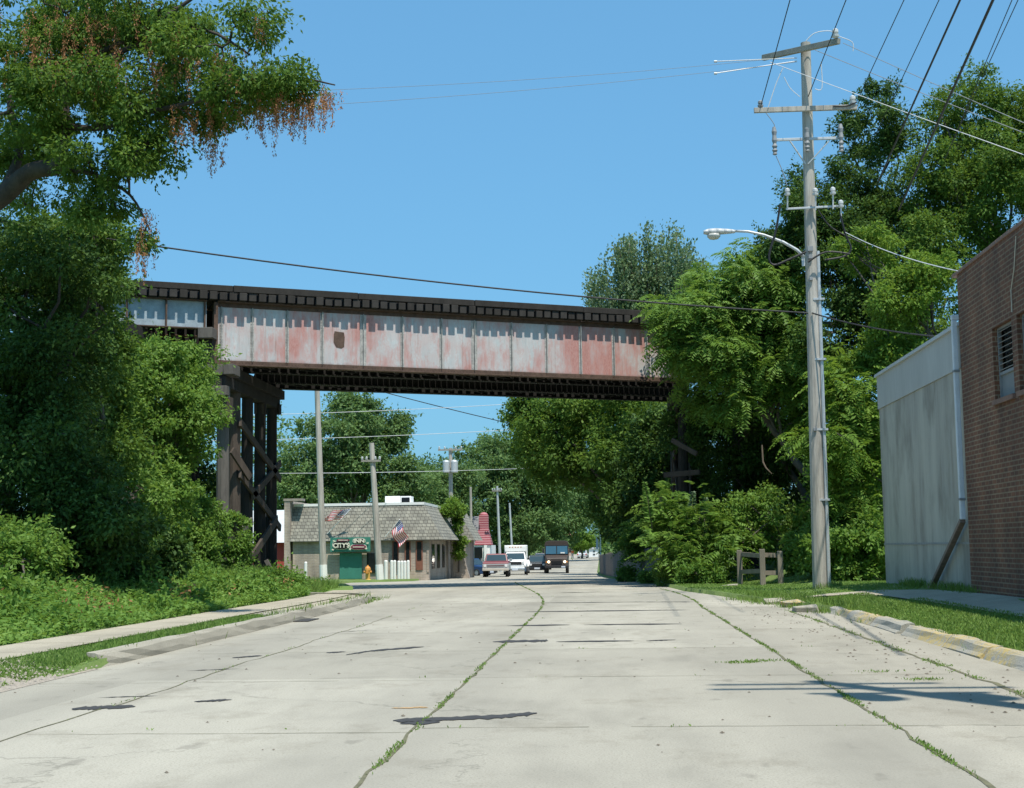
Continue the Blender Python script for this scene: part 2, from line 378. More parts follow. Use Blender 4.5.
# concrete road
def strip(us, Y0, Y1, dY, zoff, fn=None):
    """sheet following the street; us(Y) gives the across positions"""
    b = MB(); Ys = list(np.arange(Y0, Y1, dY)) + [Y1]; k = len(us(Y0)); 
    for Yv in Ys:
        for u in us(Yv):
            x = u + float(cen(Yv)); z = float(prof(Yv)) + zoff
            if fn: z = fn(x, Yv, z)
            b.v.append((x, Yv, z))
    for j in range(len(Ys) - 1):
        for i in range(k - 1): b.f.append([j * k + i, j * k + i + 1, (j + 1) * k + i + 1, (j + 1) * k + i]); b.m.append(0)
    return b
def concrete(name, c, slab=True, dirt=.35):
    m, nt, bs = new_mat(name)
    co = coords(nt)
    big = noise(nt, co, .22, 5, .6); mid = noise(nt, coords(nt, (1.0, .25, 1)), 1.3, 4, .6); fine = noise(nt, co, 55, 3, .8); sp = noise(nt, co, 160, 2, .9)
    f = math_(nt, 'ADD', math_(nt, 'MULTIPLY', big, .5), math_(nt, 'MULTIPLY', mid, .5))
    col = ramp(nt, f, [(.3, [k * (1 - dirt) for k in c]), (.5, [k * .95 for k in c]), (.72, [k * 1.12 for k in c])])
    col = mix(nt, math_(nt, 'MULTIPLY', ramp(nt, fine, [(.36, 1), (.52, 0)]), .8), col, [k * .6 for k in c])
    col = mix(nt, math_(nt, 'MULTIPLY', ramp(nt, sp, [(.6, 0), (.72, 1)]), .45), col, (.75, .74, .7))
    if slab:
        # each poured slab sets to a slightly different tone
        vo = N(nt, 'ShaderNodeTexWhiteNoise'); mp = coords(nt, (.2532, .21053, 0), loc=(.410, -.610, 0)); sn = N(nt, 'ShaderNodeVectorMath', operation='FLOOR')
        nt.links.new(mp, sn.inputs[0]); nt.links.new(sn.outputs[0], vo.inputs['Vector'])
        col = mix(nt, 1, col, ramp(nt, vo.outputs['Value'], [(0, (.85, .845, .83)), (1, (1.07, 1.065, 1.05))]), 'MULTIPLY')
        # tyre-polished bands and oil down the lanes
        wv = N(nt, 'ShaderNodeTexWave', wave_type='BANDS', bands_direction='X'); wv.inputs['Scale'].default_value = .085; wv.inputs['Distortion'].default_value = 1.2; wv.inputs['Detail'].default_value = 3; wv.inputs['Detail Scale'].default_value = .6
        nt.links.new(coords(nt, (1, .15, 1)), wv.inputs[0])
        col = mix(nt, math_(nt, 'MULTIPLY', ramp(nt, wv.outputs['Fac'], [(.55, 0), (.95, 1)]), .34), col, [k * .62 for k in c])
        st = noise(nt, coords(nt, (1, .6, 1)), .9, 6, .75)
        col = mix(nt, math_(nt, 'MULTIPLY', ramp(nt, st, [(.53, 0), (.70, 1)]), .55), col, (.20, .18, .14))
        oil = noise(nt, coords(nt, (1, .45, 1), loc=(3, 7, 0)), 2.6, 3, .5)
        col = mix(nt, math_(nt, 'MULTIPLY', ramp(nt, oil, [(.66, 0), (.73, 1)]), .38), col, (.13, .12, .10))
        pit = noise(nt, co, 22, 2, .5); col = mix(nt, math_(nt, 'MULTIPLY', ramp(nt, pit, [(.68, 0), (.74, 1)]), .5), col, (.16, .15, .12))
        ck = N(nt, 'ShaderNodeTexVoronoi', feature='DISTANCE_TO_EDGE'); ck.inputs['Scale'].default_value = .22
        wob = noise(nt, co, 1.5, 4, .7); vm = N(nt, 'ShaderNodeVectorMath', operation='ADD'); nt.links.new(co, vm.inputs[0])
        cb = N(nt, 'ShaderNodeCombineXYZ'); nt.links.new(math_(nt, 'MULTIPLY', wob, 1.6), cb.inputs[0]); nt.links.new(math_(nt, 'MULTIPLY', mid, 1.2), cb.inputs[1]); nt.links.new(cb.outputs[0], vm.inputs[1]); nt.links.new(vm.outputs[0], ck.inputs['Vector'])
        gate = ramp(nt, noise(nt, co, .35, 2), [(.46, 0), (.56, 1)])
        col = mix(nt, math_(nt, 'MULTIPLY', math_(nt, 'MULTIPLY', ramp(nt, ck.outputs['Distance'], [(0, 1), (.007, 0)]), gate), .5), col, (.14, .135, .11))
    nt.links.new(col, bs.inputs['Base Color']); bs.inputs['Roughness'].default_value = .9; bs.inputs['Specular IOR Level'].default_value = .2
    bump(nt, bs, fine, .006, .5)
    return m
M['concrete'] = concrete('road_concrete', (.39, .368, .312))
M['walk'] = concrete('sidewalk_concrete', (.40, .36, .28), slab=False)
M['curb'] = concrete('curb_concrete', (.36, .335, .275), slab=False, dirt=.45)
# two-lane slab, parking lane and gutter: sheets meeting at their joints
struct(strip(lambda Y: np.linspace(float(uL(Y)), float(uR(Y)), 14), -40, 330, 1.0, 0).build('road', M['concrete'], smooth=True))

# joints with weeds, transverse joints, tar seams
M['joint'] = plain('joint_dirt', (.13, .125, .075), .95, .4, 6)
M['tar'] = plain('tar_filler', (.045, .043, .042), .75, .3, 8)
b = MB()
def ground_ribbon(b, pts, w0, w1=None, dz=.004):
    """thin irregular flat strip through ground points"""
    w1 = w0 if w1 is None else w1; n = len(pts); L = []
    for i, p in enumerate(pts):
        t = (pts[min(i + 1, n - 1)] - pts[max(i - 1, 0)]); t.z = 0; t.normalize(); s = Vector((-t.y, t.x, 0))
        w = random.uniform(w0, w1) * .5; j = random.uniform(-.3, .3) * w
        L += [p + s * (w + j) + Vector((0, 0, dz)), p - s * (w - j) + Vector((0, 0, dz))]
    b.add(L, [(2 * i, 2 * i + 1, 2 * i + 3, 2 * i + 2) for i in range(n - 1)])
def street_line(u, Y0, Y1, step=.5, jit=.02):
    uu = u if callable(u) else (lambda Y: u)
    return [Vector((float(cen(Y)) + uu(Y) + random.gauss(0, jit), Y, float(prof(Y)))) for Y in np.arange(Y0, Y1, step)]
uC = lambda Y: 0.0
uRt = lambda Y: float(np.interp(Y, [0, 36, 50, 60], [3.95, 3.95, 4.6, 4.9]))
uG = lambda Y: float(np.interp(Y, [0, 12, 30, 36], [5.65, 5.65, 5.75, 5.7]))
for u, a, e, w in ((uC, 4, 76, .03), (uRt, 4, 54, .03), (lambda Y: -3.3 + .03 * math.sin(Y * .9), 4, 34, .018), (uG, 4, 34, .05)):
    ground_ribbon(b, street_line(u, a, e), w * .6, w * 1.5)
for k, Yv in enumerate(np.arange(7.3, 76, 4.75)):
    for u0, u1 in ((-5.1, -3.3), (-3.3, 0), (0, 3.95), (3.95, 5.6)):
        off = {-5.1: 0, -3.3: .05, 0: .35, 3.95: .3}[u0]
        pts = [Vector((float(cen(Yv)) + u, Yv + off + random.gauss(0, .012), float(prof(Yv)))) for u in np.linspace(u0 + .04, u1 - .04, 12)]
        i0 = 0
        while i0 < 11:
            i1 = min(11, i0 + random.randint(2, 6)); ground_ribbon(b, pts[i0:i1 + 1], .006, .02); i0 = i1 + (random.random() < .35)
struct(b.build('road_joints', M['joint']))
b = MB()
def tar(pix, w=(.1, .28), n=12):
    pts = [PG(*q) for q in pix]; out = []
    for a, c in zip(pts[:-1], pts[1:]):
        out += [a.lerp(c, t / n) for t in range(n)]
    out.append(pts[-1]); nn = len(out)
    L = []
    for i, p in enumerate(out):
        tp = min(1, i / 3, (nn - 1 - i) / 3) * .85 + .15
        h = random.uniform(*w) * .5 * tp; L += [p + Vector((0, h, .006)), p - Vector((0, h * random.uniform(.6, 1.2), -.006))]
    b.add(L, [(2 * i, 2 * i + 1, 2 * i + 3, 2 * i + 2) for i in range(nn - 1)])
for q, w in [([(393, 721), (440, 719.5), (500, 717), (537, 713.5)], (.20, .36)), ([(400, 724), (440, 722.5)], (.12, .28)),
             ([(493, 642), (540, 641), (548, 641)], (.35, .7)), ([(556, 642), (634, 641)], (.2, .35)), ([(646, 641), (676, 640)], (.12, .25)),
             ([(507, 626), (570, 625)], (.25, .5)), ([(584, 625), (682, 624)], (.2, .45)), ([(522, 612), (690, 610)], (.25, .5)), ([(542, 603), (640, 602), (700, 602)], (.1, .35)), ([(560, 593), (600, 592)], (.2, .4)),
             ([(346, 655), (372, 651), (424, 647)], (.22, .5)), ([(326, 653), (346, 652)], (.15, .3)), ([(232, 658), (262, 656)], (.18, .36)), ([(72, 709), (100, 708), (135, 707)], (.22, .42)),
             ([(194, 702), (232, 700)], (.10, .22)), ([(98, 698), (158, 696)], (.03, .08)), ([(186, 671), (240, 669)], (.03, .09)), ([(330, 633), (372, 630)], (.05, .12))]: tar(q, w)
struct(b.build('tar_seams', M['tar']))
b = MB(); pts = [PG(x, 708 + random.uniform(-.6, .6)) for x in np.linspace(394, 427, 10)]
ground_ribbon(b, pts, .03, .10, .005); struct(b.build('rust_stain', plain('rust_stain', (.42, .27, .13), .9, .2, 8)))

# left side: sidewalk, curb, gravel apron
def cs(Y): return float(cen(Y))
lw = lambda Y: np.array([-7.45 + .35 * float(sst(34, 44, Y)), -6.25 + .3 * float(sst(30, 46, Y))])
struct(strip(lw, -30, 51, 1.5, .155).build('sidewalk', M['walk']))
b = MB()
for k in range(35):
    Yv = -20 + k * 2.0
    ground_ribbon(b, [Vector((cs(Yv) + u, Yv + random.gauss(0, .01), float(prof(Yv)) + .155)) for u in np.linspace(*lw(Yv), 5)], .015, .03)
struct(b.build('sidewalk_joints', M['joint']))
def curb(us, Ys, w=.17, h=.15, mb=None, lift=0, rough=.008):
    b = mb or MB(); n = len(Ys); s_ = 1 if w > 0 else -1; ro = .012 if w > 0 else .06; sec = [(-w / 2, -.1), (-w / 2, h * .98), (-w * .3, h), (w * .08, h), (w * .3, h * .86), (w * .46 + s_ * ro * .3, h * .35), (w * .5 + s_ * ro, .004), (w * .5 + s_ * ro, -.1)]
    o = len(b.v); k = len(sec)
    for i, (u, Yv) in enumerate(zip(us, Ys)):
        j = min(i, n - 2); tx = (us[j + 1] + cs(Ys[j + 1])) - (us[j] + cs(Ys[j])); ty = Ys[j + 1] - Ys[j]; l = math.hypot(tx, ty); nxv, nyv = ty / l, -tx / l
        for a, z in sec:
            b.v.append((cs(Yv) + u + nxv * a + random.gauss(0, rough), Yv + nyv * a, float(prof(Yv)) + z + lift + random.gauss(0, rough)))
    for i in range(n - 1):
        for q in range(k - 1): b.f.append([o + i * k + q, o + i * k + q + 1, o + (i + 1) * k + q + 1, o + (i + 1) * k + q]); b.m.append(0)
    b.f.append([o + q for q in range(k)]); b.f.append([o + (n - 1) * k + q for q in range(k)]); b.m += [0, 0]
    return b
Ys = list(np.arange(19.2, 43.2, .7)); us = [-5.18] * len(Ys)
for t in np.linspace(.1, 1, 9): Ys.append(43.1 + 3.6 * math.sin(t * 1.45)); us.append(-5.18 - 3.6 * (1 - math.cos(t * 1.45)))
us[0] -= .05; struct(curb(us, Ys, .2, .2).build('curb', M['curb'], smooth=False))
struct(strip(lambda Y: np.array([float(lw(Y)[1]) - .02, -5.27]), 31, 47.5, 1.0, .135).build('concrete_verge', M['walk']))
# gravel patch and apron at the near left
b = MB(); b.add([Vector((cs(y) + u, y, float(prof(y)) + .004 + .13 * (-(u) - 5.05) / 1.1)) for y in np.linspace(6, 18.9, 12) for u in (-6.2, -5.05)], [(2 * i, 2 * i + 1, 2 * i + 3, 2 * i + 2) for i in range(11)])
mg = plain('gravel', (.33, .29, .24), .95, .5, 25, bumpd=.03); struct(b.build('gravel_apron', mg))
# loose stones
n = 2600; gx = RNG.uniform(-6.15, -5.0, n); gy = RNG.uniform(8, 18.9, n); keep = RNG.random(n) < np.clip((-gx - 4.8) * 1.0, 0, 1); gx = gx[keep]; gy = gy[keep]; n = len(gx)
b = MB()
for x, y in zip(gx, gy):
    s = random.uniform(.008, .024); z = float(prof(y)) + .03 + .12 * max(0, (-x - 5.1) / 1.1); c = Vector((x + cs(y), y, z + .01)); a = random.random() * 6
    pts = [c + Vector((math.cos(a + k * 1.57) * s * random.uniform(.7, 1.2), math.sin(a + k * 1.57) * s * random.uniform(.7, 1.2), random.uniform(-.2, .2) * s)) for k in range(4)]
    b.add(pts + [c + Vector((0, 0, s * .8))], [(0, 1, 4), (1, 2, 4), (2, 3, 4), (3, 0, 4)])
struct(b.build('loose_gravel', plain('gravel_stone', (.30, .265, .22), .9, .45, 9)), 'stuff')

# right side: sidewalk, broken yellow curb
pr = [(7.35, -20), (7.25, 20), (7.15, 30), (7.0, 34), (6.5, 37), (5.6, 38.5), (4.5, 38.2)]
b = MB(); L = []
for i, (x, y) in enumerate(pr):
    w = [.62, .62, .6, .55, .42, .4, .5][i]; t = Vector((pr[min(i + 1, 6)][0] - pr[max(i - 1, 0)][0], pr[min(i + 1, 6)][1] - pr[max(i - 1, 0)][1], 0)).normalized(); s = Vector((-t.y, t.x, 0))
    for sg in (1, -1):
        q = Vector((x, y, 0)) + s * w * sg; q.z = gzf(x, y) + .03 - (.02 if i == 6 else 0); L.append(q)
# refine along its length so that it follows the lawn
fine = []
for i in range(6):
    for t in np.linspace(0, 1, 6, endpoint=False):
        for k in (0, 1):
            q = L[2 * i + k].lerp(L[2 * i + 2 + k], t); q.z = max(gzf(q.x, q.y), float(prof(q.y)) + .02) + .03; fine.append(q)
fine += [L[12], L[13]]
b.add(fine, [(2 * i, 2 * i + 1, 2 * i + 3, 2 * i + 2) for i in range(len(fine) // 2 - 1)])
struct(b.build('side_path', M['walk']))
b = MB()
for y in np.arange(8, 34, 1.7):
    pts = [Vector((x, y + random.gauss(0, .01), gzf(x, y) + .034)) for x in np.linspace(6.68, 7.85, 5)]
    ground_ribbon(b, pts, .02, .035)
struct(b.build('path_joints', M['joint']))
m, nt, bs = new_mat('curb_yellow_paint')
co = coords(nt); n0 = noise(nt, coords(nt, (1, .6, 1)), .55, 3, .6); n1 = noise(nt, co, 9, 4, .7); n2 = noise(nt, co, 40, 3, .7)
tz = N(nt, 'ShaderNodeTexCoord'); 
cc = ramp(nt, n2, [(.3, (.24, .225, .19)), (.7, (.42, .40, .34))])
pf = math_(nt, 'MULTIPLY', ramp(nt, n0, [(.46, 0), (.56, 1)]), ramp(nt, n1, [(.40, 0), (.58, 1)]))
nt.links.new(mix(nt, math_(nt, 'MULTIPLY', pf, .8), cc, (.50, .36, .10)), bs.inputs['Base Color']); bs.inputs['Roughness'].default_value = .9; bump(nt, bs, n2, .02)
M['curb_y'] = m
b = MB()
for (a, e, dz, du) in ((5, 9.0, 0, 0), (9.03, 12.6, .0, .0), (12.64, 16.1, .005, .0), (16.14, 19.2, -.008, .015), (19.3, 21.5, .012, -.015), (21.55, 24.4, -.005, .01), (24.7, 27.3, .006, -.015), (27.36, 30.0, .0, -.01), (30.3, 32.6, -.03, .05)):
    Ys = list(np.linspace(a, e, max(4, int((e - a) * 2)))); curb([6.60 + du * (1 - 2 * i / len(Ys)) for i in range(len(Ys))], Ys, -.25, .16, b, dz, .010)
struct(b.build('curb_right', M['curb_y']))

# far side: concrete lot, grass island and the strip before the tavern
M['lawn'] = plain('lawn', (.12, .20, .04), .95, .4, 5, bumpd=.04)
def pix_sheet(name, pix, dz, mat, sub=6):
    b = MB(); pts = [PG(x, y, dz) for x, y in pix]; n = len(pts)
    for p in pts: p.z = float(prof(p.y)) + dz
    b.add(pts + [p + Vector((0, 0, -dz - .05)) for p in pts], [list(range(n))] + [[i, (i + 1) % n, n + (i + 1) % n, n + i] for i in range(n)])
    return struct(b.build(name, mat))
pix_sheet('grass_island', [(311, 588), (320, 583.5), (345, 583.5), (353, 586.5), (353, 590), (338, 592), (318, 591.5)], .14, M['lawn'])
pix_sheet('grass_strip', [(262, 576.6), (345, 577.4), (453, 573.4), (453, 575.5), (400, 579), (350, 580.5), (262, 581)], .08, M['lawn'])

# ------------------------------------------------------------------ grass blades and weeds
def blades(name, x, y, h, w, mat, label=None, z=None, spread=.5):
    n = len(x); z = gz(x, y) if z is None else z
    p = np.stack([x, y, z], 1); d = np.zeros((n, 3)); d[:, 2] = 1; d += RNG.normal(size=(n, 3)) * spread; d[:, 2] = np.abs(d[:, 2]) + .25
    nm = rdir(n); LL = h * RNG.uniform(.5, 1.5, n)
    o = leaf_mesh(name, mat, p, d, nm, LL, np.full(n, w) * RNG.uniform(.6, 1.3, n), np.clip(RNG.normal(.5, .2, n), 0, 1), None, .3)
    return struct(o, 'stuff')
def verge(n, fx, Y0, Y1, pw=1.0):
    y = Y0 + (Y1 - Y0) * RNG.random(n) ** pw; t = RNG.random(n); a, e = fx(y); return a + (e - a) * t, y
x1, y1 = verge(60000, lambda y: (cen(y) - 6.3, cen(y) - 5.26), 17.0, 31.5, 1.0)
xg = RNG.uniform(-6.3, -5.15, 9000) + -1.62; yg = RNG.uniform(8, 19.5, 9000); kg = (RNG.random(9000) < sst(16.8, 19, yg) * .8 + .05) | (np.abs(xg + 6.9) < .06) | ((yg > 17.8) & (xg > -6.95)); x1 = np.concatenate([x1, xg[kg]]); y1 = np.concatenate([y1, yg[kg]])
x2, y2 = verge(90000, lambda y: (np.full_like(y, 4.0) + 1.05, np.full_like(y, 6.72)), 11, 37, 1.4)
x2 = np.where(y2 > 32, x2 * .8 + 1.0, x2)
x3, y3 = verge(45000, lambda y: (cen(y) + uR(y) + .15, np.full_like(y, 10.5)), 36, 60, 1.0)
k = ~((np.abs(x3 - 5.6) < 1.2) & (np.abs(y3 - 38.2) < .9)); x3 = x3[k]; y3 = y3[k]
patch = lambda x, y: (np.sin(x * 2.1 + y * .7) + np.sin(y * 1.3 - x) + RNG.normal(size=len(x)) * .6)
xx = np.concatenate([x1, x2, x3]); yy = np.concatenate([y1, y2, y3]); k = patch(xx, yy) > -1.6; xx = xx[k]; yy = yy[k]
blades('grass', xx, yy, .055, .02, M['grass'], spread=1.7)
# taller tufts at walls, poles and broken curb
tx = []; ty = []
def tuft(x, y, n, r):
    tx.append(x + RNG.normal(size=n) * r); ty.append(y + RNG.normal(size=n) * r)
for y in np.arange(9, 33, .35):
    if random.random() < .3: tuft(4.95 + random.gauss(0, .08), y, random.randint(8, 40), .09)
for y in np.arange(32, 41, .25): tuft(float(cen(y) + uR(y)) + random.uniform(-.3, .5), y, 60, .18)
for k in range(26): tuft(7.75, random.uniform(31, 40), 40, .12)
for k in range(10): tuft(6.4 + random.gauss(0, .2), 43.7 + random.gauss(0, .2), 60, .1)
for k in range(60): tuft(random.uniform(-7.0, -6.95), random.uniform(20, 46), 16, .1)
tx = np.concatenate(tx); ty = np.concatenate(ty)
blades('tall_grass', tx, ty, .17, .018, M['grass'], spread=.4)
# weeds growing in the joints
wx = []; wy = []
def joint_weeds(u, Y0, Y1, n, w, cl=.55):
    uu = u; y = Y0 + (Y1 - Y0) * RNG.random(n) ** 1.25
    k = (np.sin(y * 3.1) + np.sin(y * 1.7 + 2) + np.sin(y * 7.3) * .7 + RNG.normal(size=n) * .5) > (cl - 1.0); y = y[k]
    wx.append(cen(y) + np.array([uu(v) for v in y]) + RNG.normal(size=len(y)) * w); wy.append(y)
joint_weeds(uC, 9, 72, 4200, .017, .95); joint_weeds(uRt, 9, 54, 4600, .019, .75); joint_weeds(uG, 11, 34, 2600, .05, 1.3); joint_weeds(lambda Y: -3.3, 10, 40, 700, .02, 2.1)
for Yv in np.arange(7.3, 60, 4.75):
    n = 110; u = RNG.uniform(-3.3, 5.5, n); k = np.sin(u * 4 + Yv) + np.sin(u * 9.7 + Yv * 3) > 1.15
    wx.append(cen(np.full(k.sum(), Yv)) + u[k]); wy.append(Yv + .3 + RNG.normal(size=k.sum()) * .03)
for (px, py, n) in ((740, 663, 160), (752, 662, 130), (765, 661, 100), (925, 680, 120), (880, 672, 60)):
    g = PG(px, py); wx.append(g.x + RNG.normal(size=n) * .12); wy.append(g.y + RNG.normal(size=n) * .06)
wx = np.concatenate(wx); wy = np.concatenate(wy)
blades('joint_weeds', wx, wy, .026, .014, M['grass'], z=prof(wy) + .002, spread=.8)
# litter of small stones and leaf bits on the concrete
b = MB()
for k in range(420):
    y = random.uniform(8, 40); u = random.choice([random.uniform(-4.9, 6.4), random.gauss(5.6, .4), random.gauss(5.4, .6)]); s = random.uniform(.008, .028); c = Vector((cs(y) + u, y, float(prof(y)) + .004))
    b.add([c + Vector((s, 0, 0)), c + Vector((0, s * .7, 0)), c + Vector((-s, 0, 0)), c + Vector((0, -s * .8, 0)), c + Vector((0, 0, s * .6))], [(0, 1, 4), (1, 2, 4), (2, 3, 4), (3, 0, 4)])
struct(b.build('road_grit', plain('grit', (.13, .11, .085), .9, .5, 7)), 'stuff')

# broken concrete beside the path
for i, (px, py, s, lab) in enumerate([(710, 587, .30, 'low slab of broken concrete left of the grass edge near the wooden barrier'), (728, 589, .36, 'larger broken concrete slab just in front of the wooden barrier'), (776, 604, .34, 'pale broken curb piece at the start of the footpath by the road'), (792, 607, .26, 'yellow stained broken curb piece beside the footpath end'), (806, 612, .30, 'tilted dark ended curb block where the yellow curb starts')]):
    g = PG(px, py); b = MB(); a = random.random() * .7; ax = (Vector((math.cos(a), math.sin(a), .12 * random.uniform(-1, 1))).normalized(), Vector((-math.sin(a), math.cos(a), .1)).normalized())
    b.obox(g + Vector((0, 0, .05)), (ax[0], ax[1], ax[0].cross(ax[1])), (s * .9, s * .6, .08)); 
    for q in range(len(b.v)): b.v[q] = tuple(Vector(b.v[q]) + Vector([random.gauss(0, .04) for _ in range(3)]))
    tag(b.build('concrete_chunk', M['curb_y'] if i == 3 else M['curb'], bevel=.025), lab, 'concrete chunk', 'broken concrete along the right road edge')

# storm inlet in the left curb
g = PG(254, 622); si = thing('storm_inlet', 'dark storm drain inlet box set in the left curb', 'storm drain', (g.x, g.y, g.z))
b = MB(); x = cs(31.5) - 5.2; b.box(x - .5, x + .02, 30.6, 32.4, .02, .2); b.build('box', M['curb'], si, bevel=.03)
b = MB(); b.box(x + .021, x + .045, 30.8, 32.2, .03, .16); b.build('opening', M['tar'], si)
b = MB(); b.box(x + .05, x + .45, 30.9, 32.1, .006, .02); b.build('grate', plain('cast_iron', (.05, .045, .04), .6, .3, 6), si)
# ------------------------------------------------------------------ railway bridge
A0 = P(217, 367, 54.0); A0.z = 8.62; A1 = P(690, 383.5, 63.5); A1.z = 8.62
uv = (A1 - A0); SPAN = uv.length; uv.normalize(); BRZ = math.atan2(uv.y, uv.x); nb = Vector((-uv.y, uv.x, 0))
SK = uv.y; CK = nb.y          # a step d along the street is (d*SK, d*CK) in bridge axes
M['timber'] = plain('creosote_shade_timber', (.028, .024, .021), .9, .5, 2.5, bumpd=.02, stretch=(1, 1, .3))  # dark timber; shade on the trestle under the deck is put into the colour
M['timber_grey'] = plain('weathered_timber', (.12, .107, .095), .9, .4, 3, bumpd=.02, stretch=(1, 1, .15))
M['timber_brown'] = plain('brown_timber', (.07, .054, .043), .9, .45, 3, bumpd=.02, stretch=(1, 1, .2))
M['tie'] = plain('tie_timber', (.036, .032, .029), .9, .45, 3, bumpd=.02)
M['steel_dark'] = plain('shade_dark_steel', (.013, .012, .011), .85, .4, 3)  # near black: the gloom under the deck is put into the steel colour
m, nt, bs = new_mat('peeling_bridge_paint')
co = coords(nt); big = noise(nt, coords(nt, (1, 1, .6)), .55, 5, .6); st = noise(nt, coords(nt, (2.2, 1, .35)), 2.2, 6, .72); fin = noise(nt, coords(nt, (3, 1, 1.2)), 6, 5, .75)
sx = N(nt, 'ShaderNodeSeparateXYZ'); nt.links.new(co, sx.inputs[0])
gx_ = math_(nt, 'MULTIPLY', sx.outputs[0], .0045)
v = math_(nt, 'ADD', math_(nt, 'ADD', math_(nt, 'MULTIPLY', big, .60), math_(nt, 'MULTIPLY', st, .34)), math_(nt, 'ADD', math_(nt, 'MULTIPLY', fin, .2), gx_))
pale = ramp(nt, st, [(.3, (.37, .40, .41)), (.55, (.50, .52, .525)), (.75, (.62, .62, .61))])
faded = noise(nt, coords(nt, (1.3, 1, .8), loc=(4, 0, 2)), 1.1, 5, .65); pale = mix(nt, math_(nt, 'MULTIPLY', ramp(nt, faded, [(.38, 0), (.6, 1)]), .6), pale, (.50, .385, .365))
red = ramp(nt, fin, [(.3, (.36, .12, .10)), (.7, (.52, .29, .26))])
c = mix(nt, ramp(nt, v, [(.565, 0), (.61, .45), (.69, .95)]), pale, red)
c = mix(nt, math_(nt, 'MULTIPLY', ramp(nt, fin, [(.62, 0), (.75, 1)]), .5), c, (.13, .085, .06))
rz = math_(nt, 'ADD', sx.outputs[2], math_(nt, 'MULTIPLY', st, .35))
drip = noise(nt, coords(nt, (5, 1, .22)), 2.0, 4, .6); c = mix(nt, math_(nt, 'MULTIPLY', ramp(nt, drip, [(.58, 0), (.72, 1)]), .45), c, (.20, .115, .085))
c = mix(nt, ramp(nt, rz, [(.2, 1), (.42, 0)]), c, (.17, .085, .055))
nt.links.new(c, bs.inputs['Base Color']); bs.inputs['Roughness'].default_value = .7; M['bridge_paint'] = m; bump(nt, bs, fin, .01, .3)
M['bridge_rib'] = plain('bridge_rib_paint', (.37, .36, .34), .75, .5, 5)
M['bridge_rust'] = plain('bridge_rust', (.10, .062, .045), .85, .5, 4)

br = thing('railway_bridge', 'long steel plate girder railway bridge with peeling pale and red paint spanning the road', 'bridge', A0, BRZ)
GH = 2.42
def I_girder(x0, x1, y, z0, z1, fw=.34, mb=None):
    b = mb or MB(); b.box(x0, x1, y - .012, y + .012, z0 + .02, z1 - .02); return b
def local(mb, name, mat, par, **kw): return mb.build(name, mat, par, world=False, **kw)
offs = [0, 2.3, 6.0, 8.3]
for gi, d in enumerate(offs):
    x0 = d * SK; x1 = x0 + SPAN; y = d * CK
    b = MB(); b.box(x0, x1, y - .012, y + .012, .02, GH - .02)
    g = local(b, 'girder', M['bridge_paint'] if gi == 0 else M['steel_dark'], br)
    b = MB(); b.box(x0, x1, y - .2, y + .2, GH - .03, GH + .02); b.box(x0, x1, y - .03, y - .0125, GH - .2, GH - .031); b.box(x0, x1, y + .0125, y + .03, GH - .2, GH - .031)
    b.box(x0, x1, y - .2, y + .2, -.03, .019); b.box(x0, x1, y - .03, y - .0125, .02, .17); b.box(x0, x1, y + .0125, y + .03, .02, .17)
    if gi == 0:
        for cx in np.arange(x0 + .2, x1 - .2, .13):
            for zz in (.10, GH - .12):
                r = .02; b.add([(cx - r, y - .0305, zz), (cx, y - .0305, zz - r), (cx + r, y - .0305, zz), (cx, y - .0305, zz + r), (cx, y - .045, zz)], [(0, 1, 4), (1, 2, 4), (2, 3, 4), (3, 0, 4)])
    fl = local(b, 'flange', M['bridge_rust'] if gi == 0 else M['steel_dark'], g)
    WL[g.name] = Vector(); WL[fl.name] = Vector()
    if gi == 0:
        edges = [221, 252, 287, 322, 363, 402, 441, 474, 511, 546, 580, 613, 646, 676]
        for e, px in enumerate(edges):
            # where the ray through this pixel meets the girder plane
            dd = ray(px, 340); t = (A0 - EYE).dot(nb) / dd.dot(nb); s = (EYE + dd * t - A0).dot(uv)
            b = MB(); wide = e in (4, 7); w = .13 if wide else .075
            b.box(s - w, s + w, y - .028, y - .0125, .18, GH - .21); b.box(s - .012, s + .012, y - .12, y - .0285, .16, GH - .19)
            for sg in (-1, 1):
                for zz in np.arange(.25, GH - .2, .105):
                    cx = s + sg * (w - .035); r = .021
                    b.add([(cx - r, y - .0285, zz), (cx, y - .0285, zz - r), (cx + r, y - .0285, zz), (cx, y - .0285, zz + r), (cx, y - .044, zz)], [(0, 1, 4), (1, 2, 4), (2, 3, 4), (3, 0, 4)])
            local(b, 'stiffener', M['bridge_rib'], g)
        # rusted repair patch on the fourth panel
        dd = ray(339, 340); t = (A0 - EYE).dot(nb) / dd.dot(nb); hp = EYE + dd * t - A0; s = hp.dot(uv); z = hp.z
        b = MB(); pts = [(s + a * .23, y - .02, z + c * .34) for a, c in ((-.8, 1), (.85, .9), (1, .3), (.9, -.8), (.4, -1), (-.5, -.9), (-1, -.3), (-.95, .6))]
        b.prism(pts, [(p[0], y - .0128, p[2]) for p in pts]); local(b, 'rust_patch', M['bridge_rust'], g)
        b = MB(); b.box(x0 - .16, x0 - .005, y - .16, y + .16, .02, GH - .035); local(b, 'end_plate', M['bridge_rust'], g, bevel=.01)
